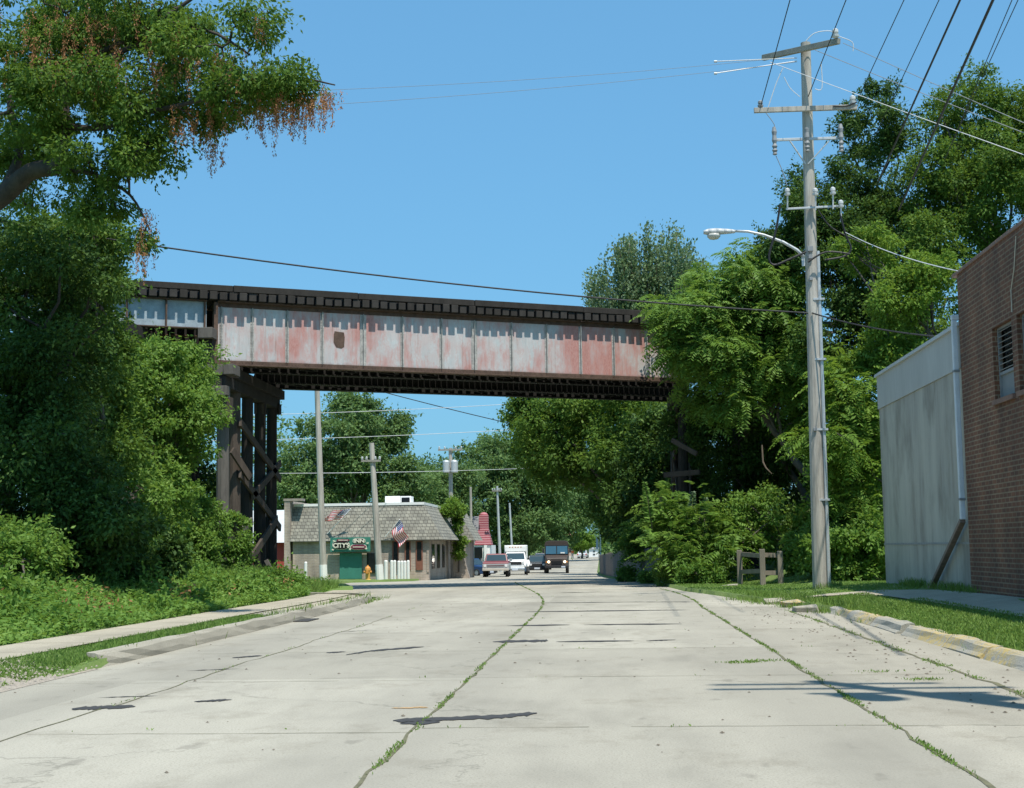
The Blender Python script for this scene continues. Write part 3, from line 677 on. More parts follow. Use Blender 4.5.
# bracing between girder pairs
for a, c in ((0, 1), (2, 3)):
    b = MB(); n = 12
    for k in range(n + 1):
        s = SPAN * k / n
        pa = Vector((offs[a] * SK + s, offs[a] * CK + .05, 0)); pc = Vector((offs[c] * SK + s, offs[c] * CK - .05, 0))
        for z0, z1 in ((.2, GH - .25), (GH - .25, .2), (.14, .14), (GH - .3, GH - .3)):
            b.beam(pa + Vector((0, 0, z0)), pc + Vector((0, 0, z1)), .09, .09)
        if k < n:
            q = Vector((offs[c] * SK + s + SPAN / n, offs[c] * CK - .05, .1)); b.beam(pa + Vector((0, 0, .1)), q, .09, .05)
    local(b, 'cross_bracing', M['steel_dark'], br)
# ties: the near track one by one
APX = 9.5                                     # length of the deck carried on past the left end
tie_x = np.arange(-APX + .2, SPAN + 6.5, .378)
for k, x in enumerate(tie_x):
    y0 = -.385 + random.uniform(-.035, .03); hz = GH + .025 + random.uniform(0, .012)
    b = MB(); b.box(x - .143, x + .143, y0, 2.3 * CK + .6, hz, hz + .30 + random.uniform(-.02, .02))
    local(b, 'tie', M['tie'] if random.random() < .6 else M['timber'], br, bevel=.012, seg=1)
b = MB()
for x in np.arange(-APX + .2, SPAN + 6.5, .40):
    b.box(x + 2.6 - .115, x + 2.6 + .115, 6.0 * CK - .6, 8.3 * CK + .6, GH + .03, GH + .33)
wk = MB(); x = -APX
while x < SPAN + 6:
    wk.box(x + 1.8, x + 2.05, 2.3 * CK + .65, 6.0 * CK - .65, GH + .1, GH + .16); x += .27
wk = local(wk, 'added_shadow_planks', M['timber'], br); far = local(b, 'far_track_ties', M['timber'], br); far['kind'] = 'stuff'  # planks added between the tracks to make the bridge's cast shadow solid
for yy in (-.265, 2.3 * CK + .1, 6.0 * CK - .1, 8.3 * CK + .1):
    x = -APX
    while x < SPAN + 6:
        L = random.uniform(4.2, 5.6); b = MB(); z = GH + .345 + random.uniform(-.008, .008); h = .25 + random.uniform(-.012, .012)
        b.box(x, x + L - .02, yy - .13 + random.uniform(-.02, .02), yy + .13, z, z + h); local(b, 'guard_timber', M['timber'], br, bevel=.015, seg=1); x += L
for yy in (.4, 1.85, 6.0, 7.45):
    b = MB(); b.box(-APX, SPAN + 6, yy - .035, yy + .035, GH + .36, GH + .52); local(b, 'rail', M['steel_dark'], br)
# shallow approach girders at both ends
for x0, x1 in ((-APX, -.42), (SPAN + .3, SPAN + 6.4)):
    for d in (0, 2.3, 6.0, 8.3):
        xo = d * SK; y = d * CK; b = MB(); b.box(x0 + xo, x1 + xo, y - .02, y + .02, GH - 1.05, GH - .03)
        g = local(b, 'approach_girder', plain('approach_paint', (.30, .36, .40), .7, .3, 3) if d == 0 else M['steel_dark'], br)
        b = MB(); b.box(x0 + xo, x1 + xo, y - .17, y + .17, GH - .029, GH + .02); b.box(x0 + xo, x1 + xo, y - .17, y + .17, GH - 1.09, GH - 1.051)
        if d == 0:
            for s in np.arange(x0 + .3, x1, 1.45): b.box(s - .03, s + .03, y - .14, y - .021, GH - 1.05, GH - .03)
        WL[g.name] = Vector(); local(b, 'flange', M['bridge_rust'], g)

# ------------------------------------------------------------------ timber trestle bents
def bent(name, label, x, ys, ztop, cap=True, capw=.42, braces=(), post=.42, mats=None, grp='timber trestle bents under the bridge', lean=0):
    root = thing(name, label, 'trestle', (x, ys[0], gzf(x, ys[0])), 0, grp)
    for i, y in enumerate(ys):
        b = MB(); z0 = gzf(x, y) - .4; w = post * random.uniform(.9, 1.1)
        p = Vector((x + lean * (1 if i == 0 else .3), y, z0)); q = Vector((x, y, ztop))
        b.tube([p, p.lerp(q, .5) + Vector((random.gauss(0, .02), 0, 0)), q], [w * .56, w * .53, w * .5], 10)
        b.build('post', (mats or [M['timber']])[min(i, len(mats or [0]) - 1)] if mats else M['timber'], root, bevel=0)
    if cap:
        b = MB(); b.box(x - capw / 2, x + capw / 2, ys[0] - .55, ys[-1] + .5, ztop + .002, ztop + .42); b.build('cap', M['timber'], root, bevel=.02)
    for (i, z0, j, z1, sx) in braces:
        b = MB(); b.beam((x + sx * (post / 2 + .06), ys[i] - .3 if i < j else ys[i] + .3, z0), (x + sx * (post / 2 + .06), ys[j] + .3 if i < j else ys[j] - .3, z1), .1, .27, up=(1, 0, 0))
        for v in range(8): pass
        bb = MB(); p = Vector((x + sx * (post / 2 + .07), ys[i], z0)); q = Vector((x + sx * (post / 2 + .07), ys[j], z1))
        d = (q - p).normalized(); p = p - d * .35; q = q + d * .35
        bb.obox((p + q) / 2, (Vector((1, 0, 0)), d, Vector((1, 0, 0)).cross(d)), (.05, (q - p).length / 2, .15)); bb.build('sway_brace', M['timber_brown'], root, bevel=.01)
    return root
xB = float(A0.x) + .34; zt = A0.z - .95
yl = [53.6, 55.4, 57.4, 59.6, 61.7]
lb = bent('trestle_bent', 'dark timber bent with pale grey front post under the left end of the long girder', xB, yl, zt, capw=.5, mats=[M['timber_grey'], M['timber_brown'], M['timber'], M['timber']],
          post=.46, braces=[(1, 6.4, 4, 4.7, 1), (4, 5.2, 2, 3.8, 1), (1, 4.4, 4, 2.6, 1)])
# stacked cap blocks and bearings above the cap
b = MB()
for k, (dx, y0, y1) in enumerate(((-.62, 54.0, 62.6), (-.2, 53.9, 62.7), (.205, 54.15, 62.4))): b.box(xB + dx - .2, xB + dx + .2, y0, y1, zt + .43, zt + .82)
b.build('cap', M['timber'], lb, bevel=.02)  # dark copy: deck shade put into the colour, only the ends stay grey
for dx in (-.42, 0, .40):
    b = MB(); b.box(xB + dx - .195, xB + dx + .195, 52.9 + random.uniform(-.1, .1), 53.85, zt + .431, zt + .82); b.build('cap_end', M['timber_grey'], lb, bevel=.02)
for k, (dx, dy, z0, z1) in enumerate(((-.28, -.5, -.38, 0), (.16, -.44, -.36, .0), (.22, -.2, -1.3, -.4), (-.02, 6.2, -.45, .0))):
    b = MB(); b.box(xB + dx - .21, xB + dx + .21, 53.4 + dy - .2, 53.4 + dy + .3, zt + z0, zt + z1 - .003); b.build('corbel_block', M['timber_grey'] if k < 2 else M['timber_brown'], lb, bevel=.02)
b = MB(); b.box(xB - .3, xB + .32, 61.7, 62.15, zt - .25, zt + .2); b.build('corbel_block', M['timber'], lb, bevel=.02)
for (p, q, w, mt) in ((P(251, 559, 55.4), P(277, 519, 60.6), .34, 'timber_brown'), (P(232, 540, 53.2), P(252, 521, 56.0), .3, 'timber_grey'), (P(252, 566, 56), P(268, 589, 56), .17, 'timber_brown'), (P(266, 560, 57), P(274, 575, 57), .16, 'timber_grey'), (P(232, 450, 54.6), P(250, 478, 55.6), .3, 'timber_brown')):
    b = MB(); d = (q - p).normalized(); a = d.cross(Vector((0, 0, 1))).normalized(); b.obox((p + q) / 2, (a, d, a.cross(d)), (.05, (q - p).length / 2, w / 2)); b.build('loose_plank', M[mt], lb, bevel=.01)
xB2 = xB - 3.0
bent('trestle_bent', 'dark timber bent behind the leaves under the short blue grey approach girder', xB2, [51.6, 54, 57, 60.4], A0.z + GH - 1.1 - .45, mats=[M['timber_grey'], M['timber'], M['timber'], M['timber']], braces=[(0, 8.2, 2, 3.0, 1), (2, 8.0, 0, 3.4, 1)])
b = MB(); xr = float(A0.x) - .25; b.box(xr - .28, xr + .28, 53.2, 54.1, A0.z + GH - 1.5, A0.z + GH - 1.095)
tag(b.build('bearing_block', M['timber_grey'], bevel=.02), 'square grey timber block carrying the right end of the approach girder', 'timber block')
b = MB(); b.box(xr - .2, xr + .2, 53.5, 54.0, 8.45, A0.z + GH - 1.502); b.build('riser_post', M['timber'], bpy.data.objects['bearing_block'], bevel=.02)
xC = float(A1.x) - .35
rb = bent('trestle_bent', 'shaded timber bent hidden by leaves under the right end of the long girder', xC, [63.6, 66, 68.6, 71.4], A0.z - .5, capw=.6, braces=[(0, 7.4, 2, 3.4, -1), (2, 7.4, 0, 3.2, -1), (1, 6.5, 3, 2.8, -1)])
for k in range(9):
    b = MB(); y = 64.2 + k * .85; b.box(xC + .3, xC + .38, y, y + .8, gzf(xC, y), 8.0 + random.uniform(-.5, 0)); b.build('backing_plank', M['timber'], rb, bevel=.01)
bent('trestle_bent', 'shaded timber bent right of the road behind the leafy undergrowth', xC + 3.1, [65.2, 67.6, 70.2, 73], A0.z + GH - 1.55, braces=[(0, 8, 2, 4.2, -1)])
for (p, q, w) in ((P(658, 497, 60), P(681, 519, 59), .3), (P(672, 440, 62), P(697, 454, 61), .2), (P(664, 475, 63), P(700, 472, 62), .22), (P(686, 412, 61), P(706, 380, 61), .24)):
    b = MB(); d = (q - p).normalized(); a = d.cross(Vector((0, 0, 1))).normalized(); b.obox((p + q) / 2, (a, d, a.cross(d)), (.05, (q - p).length / 2, w / 2)); b.build('loose_plank', M['timber_brown'], rb, bevel=.01)

# plank retaining wall along the right road edge under the bridge
rw = thing('retaining_wall', 'low dark retaining wall of upright planks along the right edge of the road under the bridge', 'wall', (cs(59) + 5.8, 59, 0), 0)
b = MB(); pts = [(cs(y) + float(uR(y)) + .14, y) for y in np.arange(60, 128, 1.5)]
for (x0, y0), (x1, y1) in zip(pts[:-1], pts[1:]):
    n = 4
    for k in range(n):
        p = Vector((x0 + (x1 - x0) * k / n, y0 + (y1 - y0) * k / n, 0)); q = Vector((x0 + (x1 - x0) * (k + .93) / n, y0 + (y1 - y0) * (k + .93) / n, 0)); z = float(prof(y0)); h = 1.55 + random.uniform(-.06, .06)
        d = (q - p).normalized(); nn = Vector((-d.y, d.x, 0)) * (.06 + random.uniform(0, .03))
        b.prism([p + Vector((0, 0, z - .2)), q + Vector((0, 0, z - .2)), q + Vector((0, 0, z + h)), p + Vector((0, 0, z + h))], [p - nn + Vector((0, 0, z - .2)), q - nn + Vector((0, 0, z - .2)), q - nn + Vector((0, 0, z + h)), p - nn + Vector((0, 0, z + h))])
b.build('planks', plain('wall_plank', (.16, .14, .125), .9, .4, 2, stretch=(1, 1, .2)), rw)
b = MB(); b.tube([Vector((x + .12, y, float(prof(y)) + 1.2)) for x, y in pts], .09, 4); b.build('waler', M['timber'], rw)
# ------------------------------------------------------------------ brick building and pale shed on the right
def brick_mat(name, c1, c2, mortar, plane='yz', bw=.215, bh=.075, var=.25, mort=.012):
    m, nt, bs = new_mat(name)
    g = N(nt, 'ShaderNodeNewGeometry'); sx = N(nt, 'ShaderNodeSeparateXYZ'); nt.links.new(g.outputs['Position'], sx.inputs[0])
    sn = N(nt, 'ShaderNodeSeparateXYZ'); nt.links.new(g.outputs['True Normal'], sn.inputs[0])
    horiz = math_(nt, 'ADD', sx.outputs[0], sx.outputs[1])
    cb = N(nt, 'ShaderNodeCombineXYZ'); nt.links.new(horiz, cb.inputs[0]); nt.links.new(sx.outputs[2], cb.inputs[1])
    br_ = N(nt, 'ShaderNodeTexBrick'); br_.inputs['Scale'].default_value = 1; br_.inputs['Brick Width'].default_value = bw; br_.inputs['Row Height'].default_value = bh; br_.inputs['Mortar Size'].default_value = mort; br_.inputs['Mortar Smooth'].default_value = .2; br_.inputs['Bias'].default_value = .0
    br_.inputs['Color1'].default_value = rgba(c1); br_.inputs['Color2'].default_value = rgba(c2); br_.inputs['Mortar'].default_value = rgba(mortar); nt.links.new(cb.outputs[0], br_.inputs['Vector'])
    n1 = noise(nt, g.outputs['Position'], .7, 5, .65); n2 = noise(nt, g.outputs['Position'], 30, 3)
    mp = N(nt, 'ShaderNodeMapping'); mp.inputs['Scale'].default_value = (1, 1, .12); nt.links.new(g.outputs['Position'], mp.inputs[0]); n3 = noise(nt, mp.outputs[0], 1.6, 4)
    c = mix(nt, 1, br_.outputs['Color'], ramp(nt, n1, [(.3, (1 - var,) * 3), (.7, (1 + var,) * 3)]), 'MULTIPLY')
    c = mix(nt, 1, c, ramp(nt, n3, [(.35, (.75, .75, .77)), (.6, (1.08, 1.06, 1.02))]), 'MULTIPLY')
    nt.links.new(c, bs.inputs['Base Color']); bs.inputs['Roughness'].default_value = .9; bump(nt, bs, math_(nt, 'ADD', math_(nt, 'MULTIPLY', br_.outputs['Fac'], -1), math_(nt, 'MULTIPLY', n2, .3)), .012, .8)
    return m
M['brick'] = brick_mat('brown_brick', (.20, .080, .044), (.13, .057, .036), (.255, .18, .12), bw=.29, bh=.098, mort=.014)
XW = 7.82
bbz = gzf(XW, 25) - .4
bb = thing('brick_building', 'brown brick building with a tile capped parapet and louvred windows at the right edge', 'building', (XW, 14, gzf(XW, 14)))
def wall_holes(b, x, y0, y1, z0, z1, holes, t=.3):
    """wall in the plane x with rectangular openings (ya, yb, za, zb)"""
    yc = sorted({y0, y1, *[h[0] for h in holes], *[h[1] for h in holes]}); zc = sorted({z0, z1, *[h[2] for h in holes], *[h[3] for h in holes]})
    for ya, yb in zip(yc[:-1], yc[1:]):
        for za, zb in zip(zc[:-1], zc[1:]):
            if any(h[0] <= ya and yb <= h[1] and h[2] <= za and zb <= h[3] for h in holes): continue
            b.quad((x, ya, za), (x, yb, za), (x, yb, zb), (x, ya, zb))
    for h in holes:
        ya, yb, za, zb = h
        for q in (((x, ya, za), (x + t, ya, za), (x + t, ya, zb), (x, ya, zb)), ((x, yb, za), (x + t, yb, za), (x + t, yb, zb), (x, yb, zb)), ((x, ya, za), (x + t, ya, za), (x + t, yb, za), (x, yb, za)), ((x, ya, zb), (x + t, ya, zb), (x + t, yb, zb), (x, yb, zb))): b.quad(*q)
def onwall(px, py, x=XW):
    d = ray(px, py); return EYE + d * (x / d.x)
w1a, w1b = onwall(1011, 318), onwall(997, 400)
WT, WB = w1a.z, w1b.z
holes = [(w1a.y, w1b.y + .12, WB, WT), (w1a.y - 1.75, w1b.y + .12 - 1.75, WB, WT), (w1a.y - 5.2, w1b.y - 5.1, WB, WT), (w1a.y - 8.2, w1b.y - 8.1, WB, WT)]
yE = onwall(964, 430).y; ZT = onwall(957, 275).z
b = MB(); wall_holes(b, XW, 8, yE, bbz, ZT, holes)
b.quad((XW, yE, bbz), (XW + 13, yE, bbz), (XW + 13, yE, ZT), (XW, yE, ZT)); b.quad((XW, 8, bbz), (XW + 13, 8, bbz), (XW + 13, 8, ZT), (XW, 8, ZT)); b.quad((XW + 13, 8, bbz), (XW + 13, yE, bbz), (XW + 13, yE, ZT), (XW + 13, 8, ZT)); b.quad((XW, 8, ZT - .3), (XW, yE, ZT - .3), (XW + 13, yE, ZT - .3), (XW + 13, 8, ZT - .3))
b.build('wall', M['brick'], bb)
b = MB(); y = 8.0
while y < yE:
    L = .46; b.obox((XW + .1, y + L / 2, ZT + .04 + random.uniform(-.006, .006)), ((1, 0, 0), (0, 1, 0), (0, 0, 1)), (.13, L / 2 - .006, .04)); y += L
b.build('coping', plain('clay_coping', (.24, .15, .12), .8, .3, 3), bb, bevel=.015)
M['louvre'] = plain('grey_louvre', (.24, .25, .26), .6, .2, 5); M['glass_dark'] = plain('dark_glass', (.012, .015, .018), .12, .2, 2, spec=.6)
for i, (ya, yb, za, zb) in enumerate(holes):
    b = MB(); f = .05
    b.box(XW + .1, XW + .17, ya, ya + f, za, zb); b.box(XW + .1, XW + .17, yb - f, yb, za, zb); b.box(XW + .101, XW + .169, ya + f, yb - f, zb - f, zb); b.box(XW + .101, XW + .169, ya + f, yb - f, za, za + f); zm = za + (zb - za) * .36; b.box(XW + .101, XW + .169, ya + f, yb - f, zm - .03, zm + .03)
    wn = b.build('window', M['louvre'], bb)
    b = MB(); b.box(XW + .2, XW + .22, ya, yb, za, zb); b.build('pane', M['glass_dark'], wn)
    b = MB(); b.box(XW + .14, XW + .16, ya + f, yb - f, za + f, zm - .03); b.build('panel', plain('white_panel', (.20, .215, .225), .5, .1, 3), wn)
    b = MB(); n = 8
    for k in range(n):
        z = zm + .08 + (zb - zm - .16) * k / (n - 1); b.obox((XW + .12, (ya + yb) / 2, z), ((.9, 0, .43), (0, 1, 0), (-.43, 0, .9)), (.035, (yb - ya) / 2 - f, .006))
    b.build('louvre_slats', M['louvre'], wn)
    b = MB(); b.box(XW - .06, XW + .12, ya - .06, yb + .06, za - .1, za - .003); b.build('sill', plain('brick_sill', (.22, .13, .10), .9, .3, 6), wn)
# wire down the wall
b = MB(); q = [onwall(x, y, XW - .03) for x, y in ((1016, 236), (1014, 270), (1011, 290), (1012, 312))]; b.tube(q, .012, 4); b.build('wall_wire', plain('old_wire', (.5, .45, .38), .7, .2, 5), bb)

sh = thing('pale_shed', 'pale grey streaked shed wall with a plain top band beside the brick building', 'building', (XW + .05, yE, gzf(XW, yE)))
m, nt, bs = new_mat('streaked_grey_paint')
co = coords(nt); s1 = noise(nt, coords(nt, (1, 1, .10)), 1.5, 5, .6); s2 = noise(nt, coords(nt, (1, 1.6, .05)), 6, 4, .7); bg = noise(nt, co, .5, 5, .65)
f = math_(nt, 'ADD', math_(nt, 'MULTIPLY', s1, .5), math_(nt, 'ADD', math_(nt, 'MULTIPLY', s2, .2), math_(nt, 'MULTIPLY', bg, .3)))
c = ramp(nt, f, [(.34, (.22, .195, .165)), (.44, (.36, .335, .295)), (.54, (.45, .425, .37)), (.72, (.51, .48, .42))])
blo = noise(nt, coords(nt, (1, 1, .55), loc=(2, 5, 1)), .55, 5, .6); c = mix(nt, math_(nt, 'MULTIPLY', ramp(nt, blo, [(.5, 0), (.64, 1)]), .6), c, (.17, .15, .125))
nt.links.new(c, bs.inputs['Base Color']); bs.inputs['Roughness'].default_value = .8
wv = N(nt, 'ShaderNodeTexWave', wave_type='BANDS', bands_direction='Y'); wv.inputs['Scale'].default_value = 1.6; nt.links.new(co, wv.inputs[0]); bump(nt, bs, wv.outputs['Fac'], .006, .3)
M['shed'] = m
yS0, yS1 = yE + .02, onwall(882, 480, XW + .05).y; zT0 = onwall(959, 318, XW).z; zT1 = onwall(877, 377, XW).z; zT = (zT0 + zT1) / 2; bz = .1
b = MB(); b.box(XW + .05, XW + 11, yS0, yS1, bz - .3, zT - 1.0); b.build('wall', M['shed'], sh)
b = MB(); b.box(XW + .02, XW + 11, yS0 + .001, yS1 + .03, zT - .995, zT - .08); b.build('fascia', plain('grey_band_paint', (.44, .435, .42), .7, .14, 1.2, stretch=(1, 1, .2)), sh)
b = MB(); b.box(XW - .04, XW + 11.05, yS0 + .002, yS1 + .09, zT - .078, zT); b.build('edge_trim', plain('metal_trim', (.5, .52, .54), .5, .1, 3), sh)
b = MB(); b.box(XW + .035, XW + .049, yS0, yS1, 1.45, 1.5); b.build('wall_seam', plain('seam', (.3, .3, .3), .8, .2, 5), sh)
# downspout: upright pale pipe, then a slanting leg
ds = thing('downspout', 'pale upright downspout with a brown slanting lower leg between shed and brick wall', 'drainpipe', (XW - .1, yE + .2, gzf(XW, yE)))
q = [onwall(960, 318, XW - .07), onwall(970, 519, XW - .07)]
b = MB(); a = Vector((XW - .07, yE + .12, zT + .05)); e = Vector((XW - .07, yE + .12, q[1].z)); b.box(XW - .14, XW - .03, yE + .05, yE + .18, e.z, a.z); b.box(XW - .14, XW + .25, yE + .051, yE + .179, a.z + .002, a.z + .12); b.build('pipe', plain('pipe_paint', (.62, .65, .70), .5, .12, 3), ds, bevel=.02)
c0 = Vector((XW - .09, yE + .12, e.z - .02)); g = onwall(931, 589, XW - .09); b = MB(); b.beam(c0, g, .1, .13, up=(1, 0, 0)); b.build('lower_leg', plain('rusty_pipe', (.22, .16, .13), .8, .4, 5), ds, bevel=.02)
for z in (2.4, 5.2): b = MB(); b.box(XW - .15, XW - .02, yE + .03, yE + .2, z, z + .05); b.build('strap', M['louvre'], ds)

# ------------------------------------------------------------------ utility pole with lamp
M['pole'] = plain('pole_wood', (.37, .345, .305), .9, .5, 5, bumpd=.015, stretch=(1, 1, .08))
M['arm'] = plain('arm_wood', (.27, .255, .22), .9, .35, 4, stretch=(.2, 1, 1))
M['galv'] = plain('galvanised', (.48, .50, .51), .5, .15, 4, metal=.3)
M['porcelain'] = plain('porcelain', (.52, .53, .53), .25, .08, 4)
M['cable'] = plain('black_cable', (.018, .018, .02), .6, .3, 6); M['wire'] = plain('grey_wire', (.22, .23, .24), .5, .2, 6); M['wire_pale'] = plain('aluminium_wire', (.55, .56, .57), .4, .1, 6)
PD = 43.8
def insulator(b, p, s=1.0):
    b.lathe([(.03 * s, 0), (.09 * s, .03 * s), (.1 * s, .09 * s), (.05 * s, .11 * s), (.085 * s, .15 * s), (.08 * s, .22 * s), (.03 * s, .26 * s)], p, 10)
base = P(820, 591, PD); base.z = gzf(base.x, base.y); top = P(805.5, 43, PD)
up = thing('utility_pole', 'tall weathered wooden utility pole with crossarms standing on the grass right of the road', 'utility pole', base)
b = MB(); b.tube([base - Vector((0, 0, .4)), base.lerp(top, .33), base.lerp(top, .66), top], [.215, .198, .175, .15], 14); b.build('shaft', M['pole'], up, smooth=False)
def on(py, dx=0, dD=0):      # point on the pole axis at image height py
    t = (base.z - P(810, py, PD).z) / (base.z - top.z); return base.lerp(top, t) + Vector((dx, dD, 0))
def arm_between(p, q, w=.1, h=.13, mat='arm'):
    b = MB(); b.beam(p, q, w, h); return b.build('crossarm', M[mat], up, bevel=.008)
a0, a1 = P(762, 61, 45.2) + Vector((0, -.3, 0)), P(839, 41, 42.4) + Vector((0, -.0, 0)); arm_between(a0, a1, .13, .17)
b0, b1 = P(754, 110.5, PD - .3), P(857, 107, PD - .3); arm_between(b0, b1, .11, .15, 'pole')
c0_, c1_ = P(773, 140, PD - .28), P(841, 138, PD - .28); arm_between(c0_, c1_, .07, .08, 'galv')
d0, d1 = P(786, 209, PD - .28), P(842, 206, PD - .28); arm_between(d0, d1, .06, .06, 'galv')
for x in (790, 829):
    b = MB(); b.beam(P(x, 141, PD - .3), P(805.5 if x < 806 else 808, 164, PD - .22), .05, .03); b.build('arm_brace', M['galv'], up)
for (x, y0, y1, m_) in ((774.5, 127, 155, 'louvre'), (841, 124, 152, 'louvre'), (807, 128, 152, 'louvre')):
    b = MB(); p, q = P(x, y0, PD - .4), P(x + .5, y1, PD - .4); b.lathe([(.045, 0), (.075, .03), (.05, .08), (.085, .14), (.05, .2), (.085, .27), (.05, .35), (.08, .45), (.06, .6), (.08, .72), (.045, (p.z - q.z))], q, 10); b.build('cutout', M[m_], up)
for (x, y) in ((787.5, 196), (815.5, 196), (833, 195), (841, 208)):
    b = MB(); insulator(b, P(x, y, PD - .4), .95); b.cyl(P(x, y + 14, PD - .35), P(x, y, PD - .4), .025, n=6); b.build('insulator', M['porcelain'], up)
b = MB(); insulator(b, a1 + Vector((-.1, 0, .09)), 1.15); b.build('insulator', M['porcelain'], up)
b = MB(); insulator(b, b1 + Vector((-.12, 0, .08)), 1.1); b.build('insulator', M['porcelain'], up)
b = MB(); insulator(b, b0 + Vector((.2, 0, .08)), .9); b.build('insulator', M['louvre'], up)
for (pts, m_, r) in (([(806, 41), (815, 33), (830, 31), (838, 36), (852, 42), (853, 51)], 'wire_pale', .014), ([(783, 68), (776, 84), (768, 108)], 'wire_pale', .014), ([(784, 77), (790, 88), (800, 97)], 'wire_pale', .012), ([(821, 62), (822, 88), (815, 89)], 'wire_pale', .014),
                     ([(766, 113), (774, 124), (774, 130)], 'wire', .012), ([(776, 156), (782, 170), (787, 186)], 'wire', .012), ([(780, 205), (776, 230), (769, 256), (774, 265), (790, 259), (806, 252)], 'cable', .035), ([(840, 214), (846, 236), (851, 248), (845, 256), (825, 260)], 'cable', .03), ([(818, 210), (832, 228), (862, 243)], 'cable', .022), ([(857, 102), (846, 106), (833, 106)], 'cable', .02), ([(808, 262), (826, 252), (850, 254)], 'cable', .03)):
    b = MB(); pp = [P(x, y, PD - .38) for x, y in pts]
    fine = []
    for i in range(len(pp) - 1):
        p0, p1, p2, p3 = pp[max(i - 1, 0)], pp[i], pp[i + 1], pp[min(i + 2, len(pp) - 1)]
        for t in (0, .25, .5, .75):
            fine.append(.5 * ((2 * p1) + (p2 - p0) * t + (2 * p0 - 5 * p1 + 4 * p2 - p3) * t * t + (3 * p1 - p0 - 3 * p2 + p3) * t ** 3))
    fine.append(pp[-1]); b.tube(fine, r, 5); b.build('jumper', M[m_], up)
b = MB(); q0 = on(252, .19, -.1); q1 = Vector((base.x + .26, base.y - .1, base.z - .1)); b.tube([q0, q1], .055, 10); b.build('conduit', M['galv'], up)
for y in (300, 360, 430, 500):
    b = MB(); p = on(y, .12, -.1); b.box(p.x - .12, p.x + .22, p.y - .1, p.y + .06, p.z - .03, p.z + .03); b.build('strap', M['galv'], up)
b = MB(); p = on(250, 0, -.2)
for y, r in ((250, .08), (258, .06), (430, .05), (280, .05)): p = on(y, -.05, -.2); b.box(p.x - r, p.x + r, p.y - .05, p.y + .05, p.z - r, p.z + r)
b.build('hardware', M['louvre'], up, bevel=.01)
sl = thing('street_lamp', 'grey cobra head street lamp on a curved arm fixed to the wooden utility pole', 'street lamp', on(262))
pp = [P(x, y, PD - .25) for x, y in ((804, 257), (797, 250), (783, 242), (764, 235), (748, 231.5), (734, 231))]; b = MB(); b.tube(pp, [.05, .05, .045, .042, .04, .04], 8); b.build('arm', M['galv'], sl, smooth=True)
b = MB(); b.beam(P(803, 256, PD - .24), P(803.5, 266, PD - .24), .09, .05, up=(0, 1, 0)); b.build('bracket', M['galv'], sl)
h0, h1 = P(735, 231.5, PD - .25), P(703.5, 232.5, PD - .25); d = (h1 - h0); Lh = d.length
b = MB(); n = 12; sec = []
for i, (t, w, hu, hd) in enumerate(((0, .05, .05, .05), (.12, .09, .08, .06), (.35, .13, .1, .07), (.6, .17, .12, .08), (.85, .16, .11, .08), (1, .08, .06, .05))):
    c = h0 + d * t; ring = []
    for k in range(n):
        an = 2 * math.pi * k / n; s_, c_ = math.sin(an), math.cos(an); ring.append(c + Vector((0, c_ * w, s_ * (hu if s_ > 0 else hd))))
    sec.append(ring)
for i in range(len(sec) - 1): b.prism(sec[i], sec[i + 1])
b.build('lamp_head', M['porcelain'], sl, smooth=True)
b = MB(); c = h0 + d * .68 + Vector((0, 0, -.16)); b.lathe([(.04, -.07), (.14, -.045), (.2, .02), (.2, .09)], c, 14); b.build('lens', plain('lamp_lens', (.5, .5, .46), .2, .1, 4), sl, smooth=True)

# the pole behind the car whose shadow lies on the concrete at the right
base2 = Vector((5.75, 10.3, gzf(5.75, 10.3))); 
u2 = thing('utility_pole', 'wooden utility pole beside the near right lane carrying the same wires', 'utility pole', base2)
b = MB(); top2 = base2 + Vector((0, 0, 16.2)); b.tube([base2 - Vector((0, 0, .3)), top2], [.22, .15], 12); b.build('shaft', M['pole'], u2)
for z, l in ((16.0, 1.2), (14.6, 1.55), (13.2, .9)): b = MB(); b.beam(base2 + Vector((-l, -.2, z)), base2 + Vector((l, -.2, z)), .11, .14); b.build('crossarm', M['arm'], u2)
for dx, z in ((-.55, 11.9), (.5, 11.8)): b = MB(); b.lathe([(.2, 0), (.26, .04), (.26, 1.0), (.2, 1.08), (.05, 1.12)], base2 + Vector((dx, -.25, z)), 14); b.build('transformer', M['louvre'], u2)

# ------------------------------------------------------------------ wires
def wire(label, p, q, sag, r, mat='wire', cat='overhead wire', n=24):
    o_ = thing('overhead_wire', label, cat, p, 0, 'overhead wires'); b = MB(); p = Vector(p); q = Vector(q); pts = []
    for i in range(n + 1):
        t = i / n; v = p.lerp(q, t); v.z -= sag * 4 * t * (1 - t); pts.append(v)
    b.tube(pts, r, 4); bpy.data.objects.remove(o_)
    o = b.build('overhead_wire', M[mat]); return tag(o, label, cat, 'overhead wires')
def through(px, py, z):          # point on this ray at height z
    d = ray(px, py); return EYE + d * ((z - EYE.z) / d.z)
def wire2(label, a, e, Da, De, r, sag=0, mat='wire', ext0=0, ext1=0):
    p, q = P(a[0], a[1], Da), P(e[0], e[1], De); d = q - p
    return wire(label, p - d * ext0, q + d * ext1, sag, r, mat)
wire2('black cable sagging across the whole sky just above the bridge deck', (-60, 196), (808, 313), 38, PD - .2, .024, .62, 'cable', ext0=.3)
wire2('black cable running from the pole middle down to the pale shed', (812, 313), (934, 336), PD - .2, 40, .022, .1, 'cable')
wire2('upper thin wire crossing the sky from the pole top to the left tree', (762, 60), (-80, 86), 45, 37, .006, .5, ext1=.2)
wire2('lower thin wire crossing the sky from the pole top to the left tree', (797, 62), (-80, 110), PD, 37, .006, .5, ext1=.2)
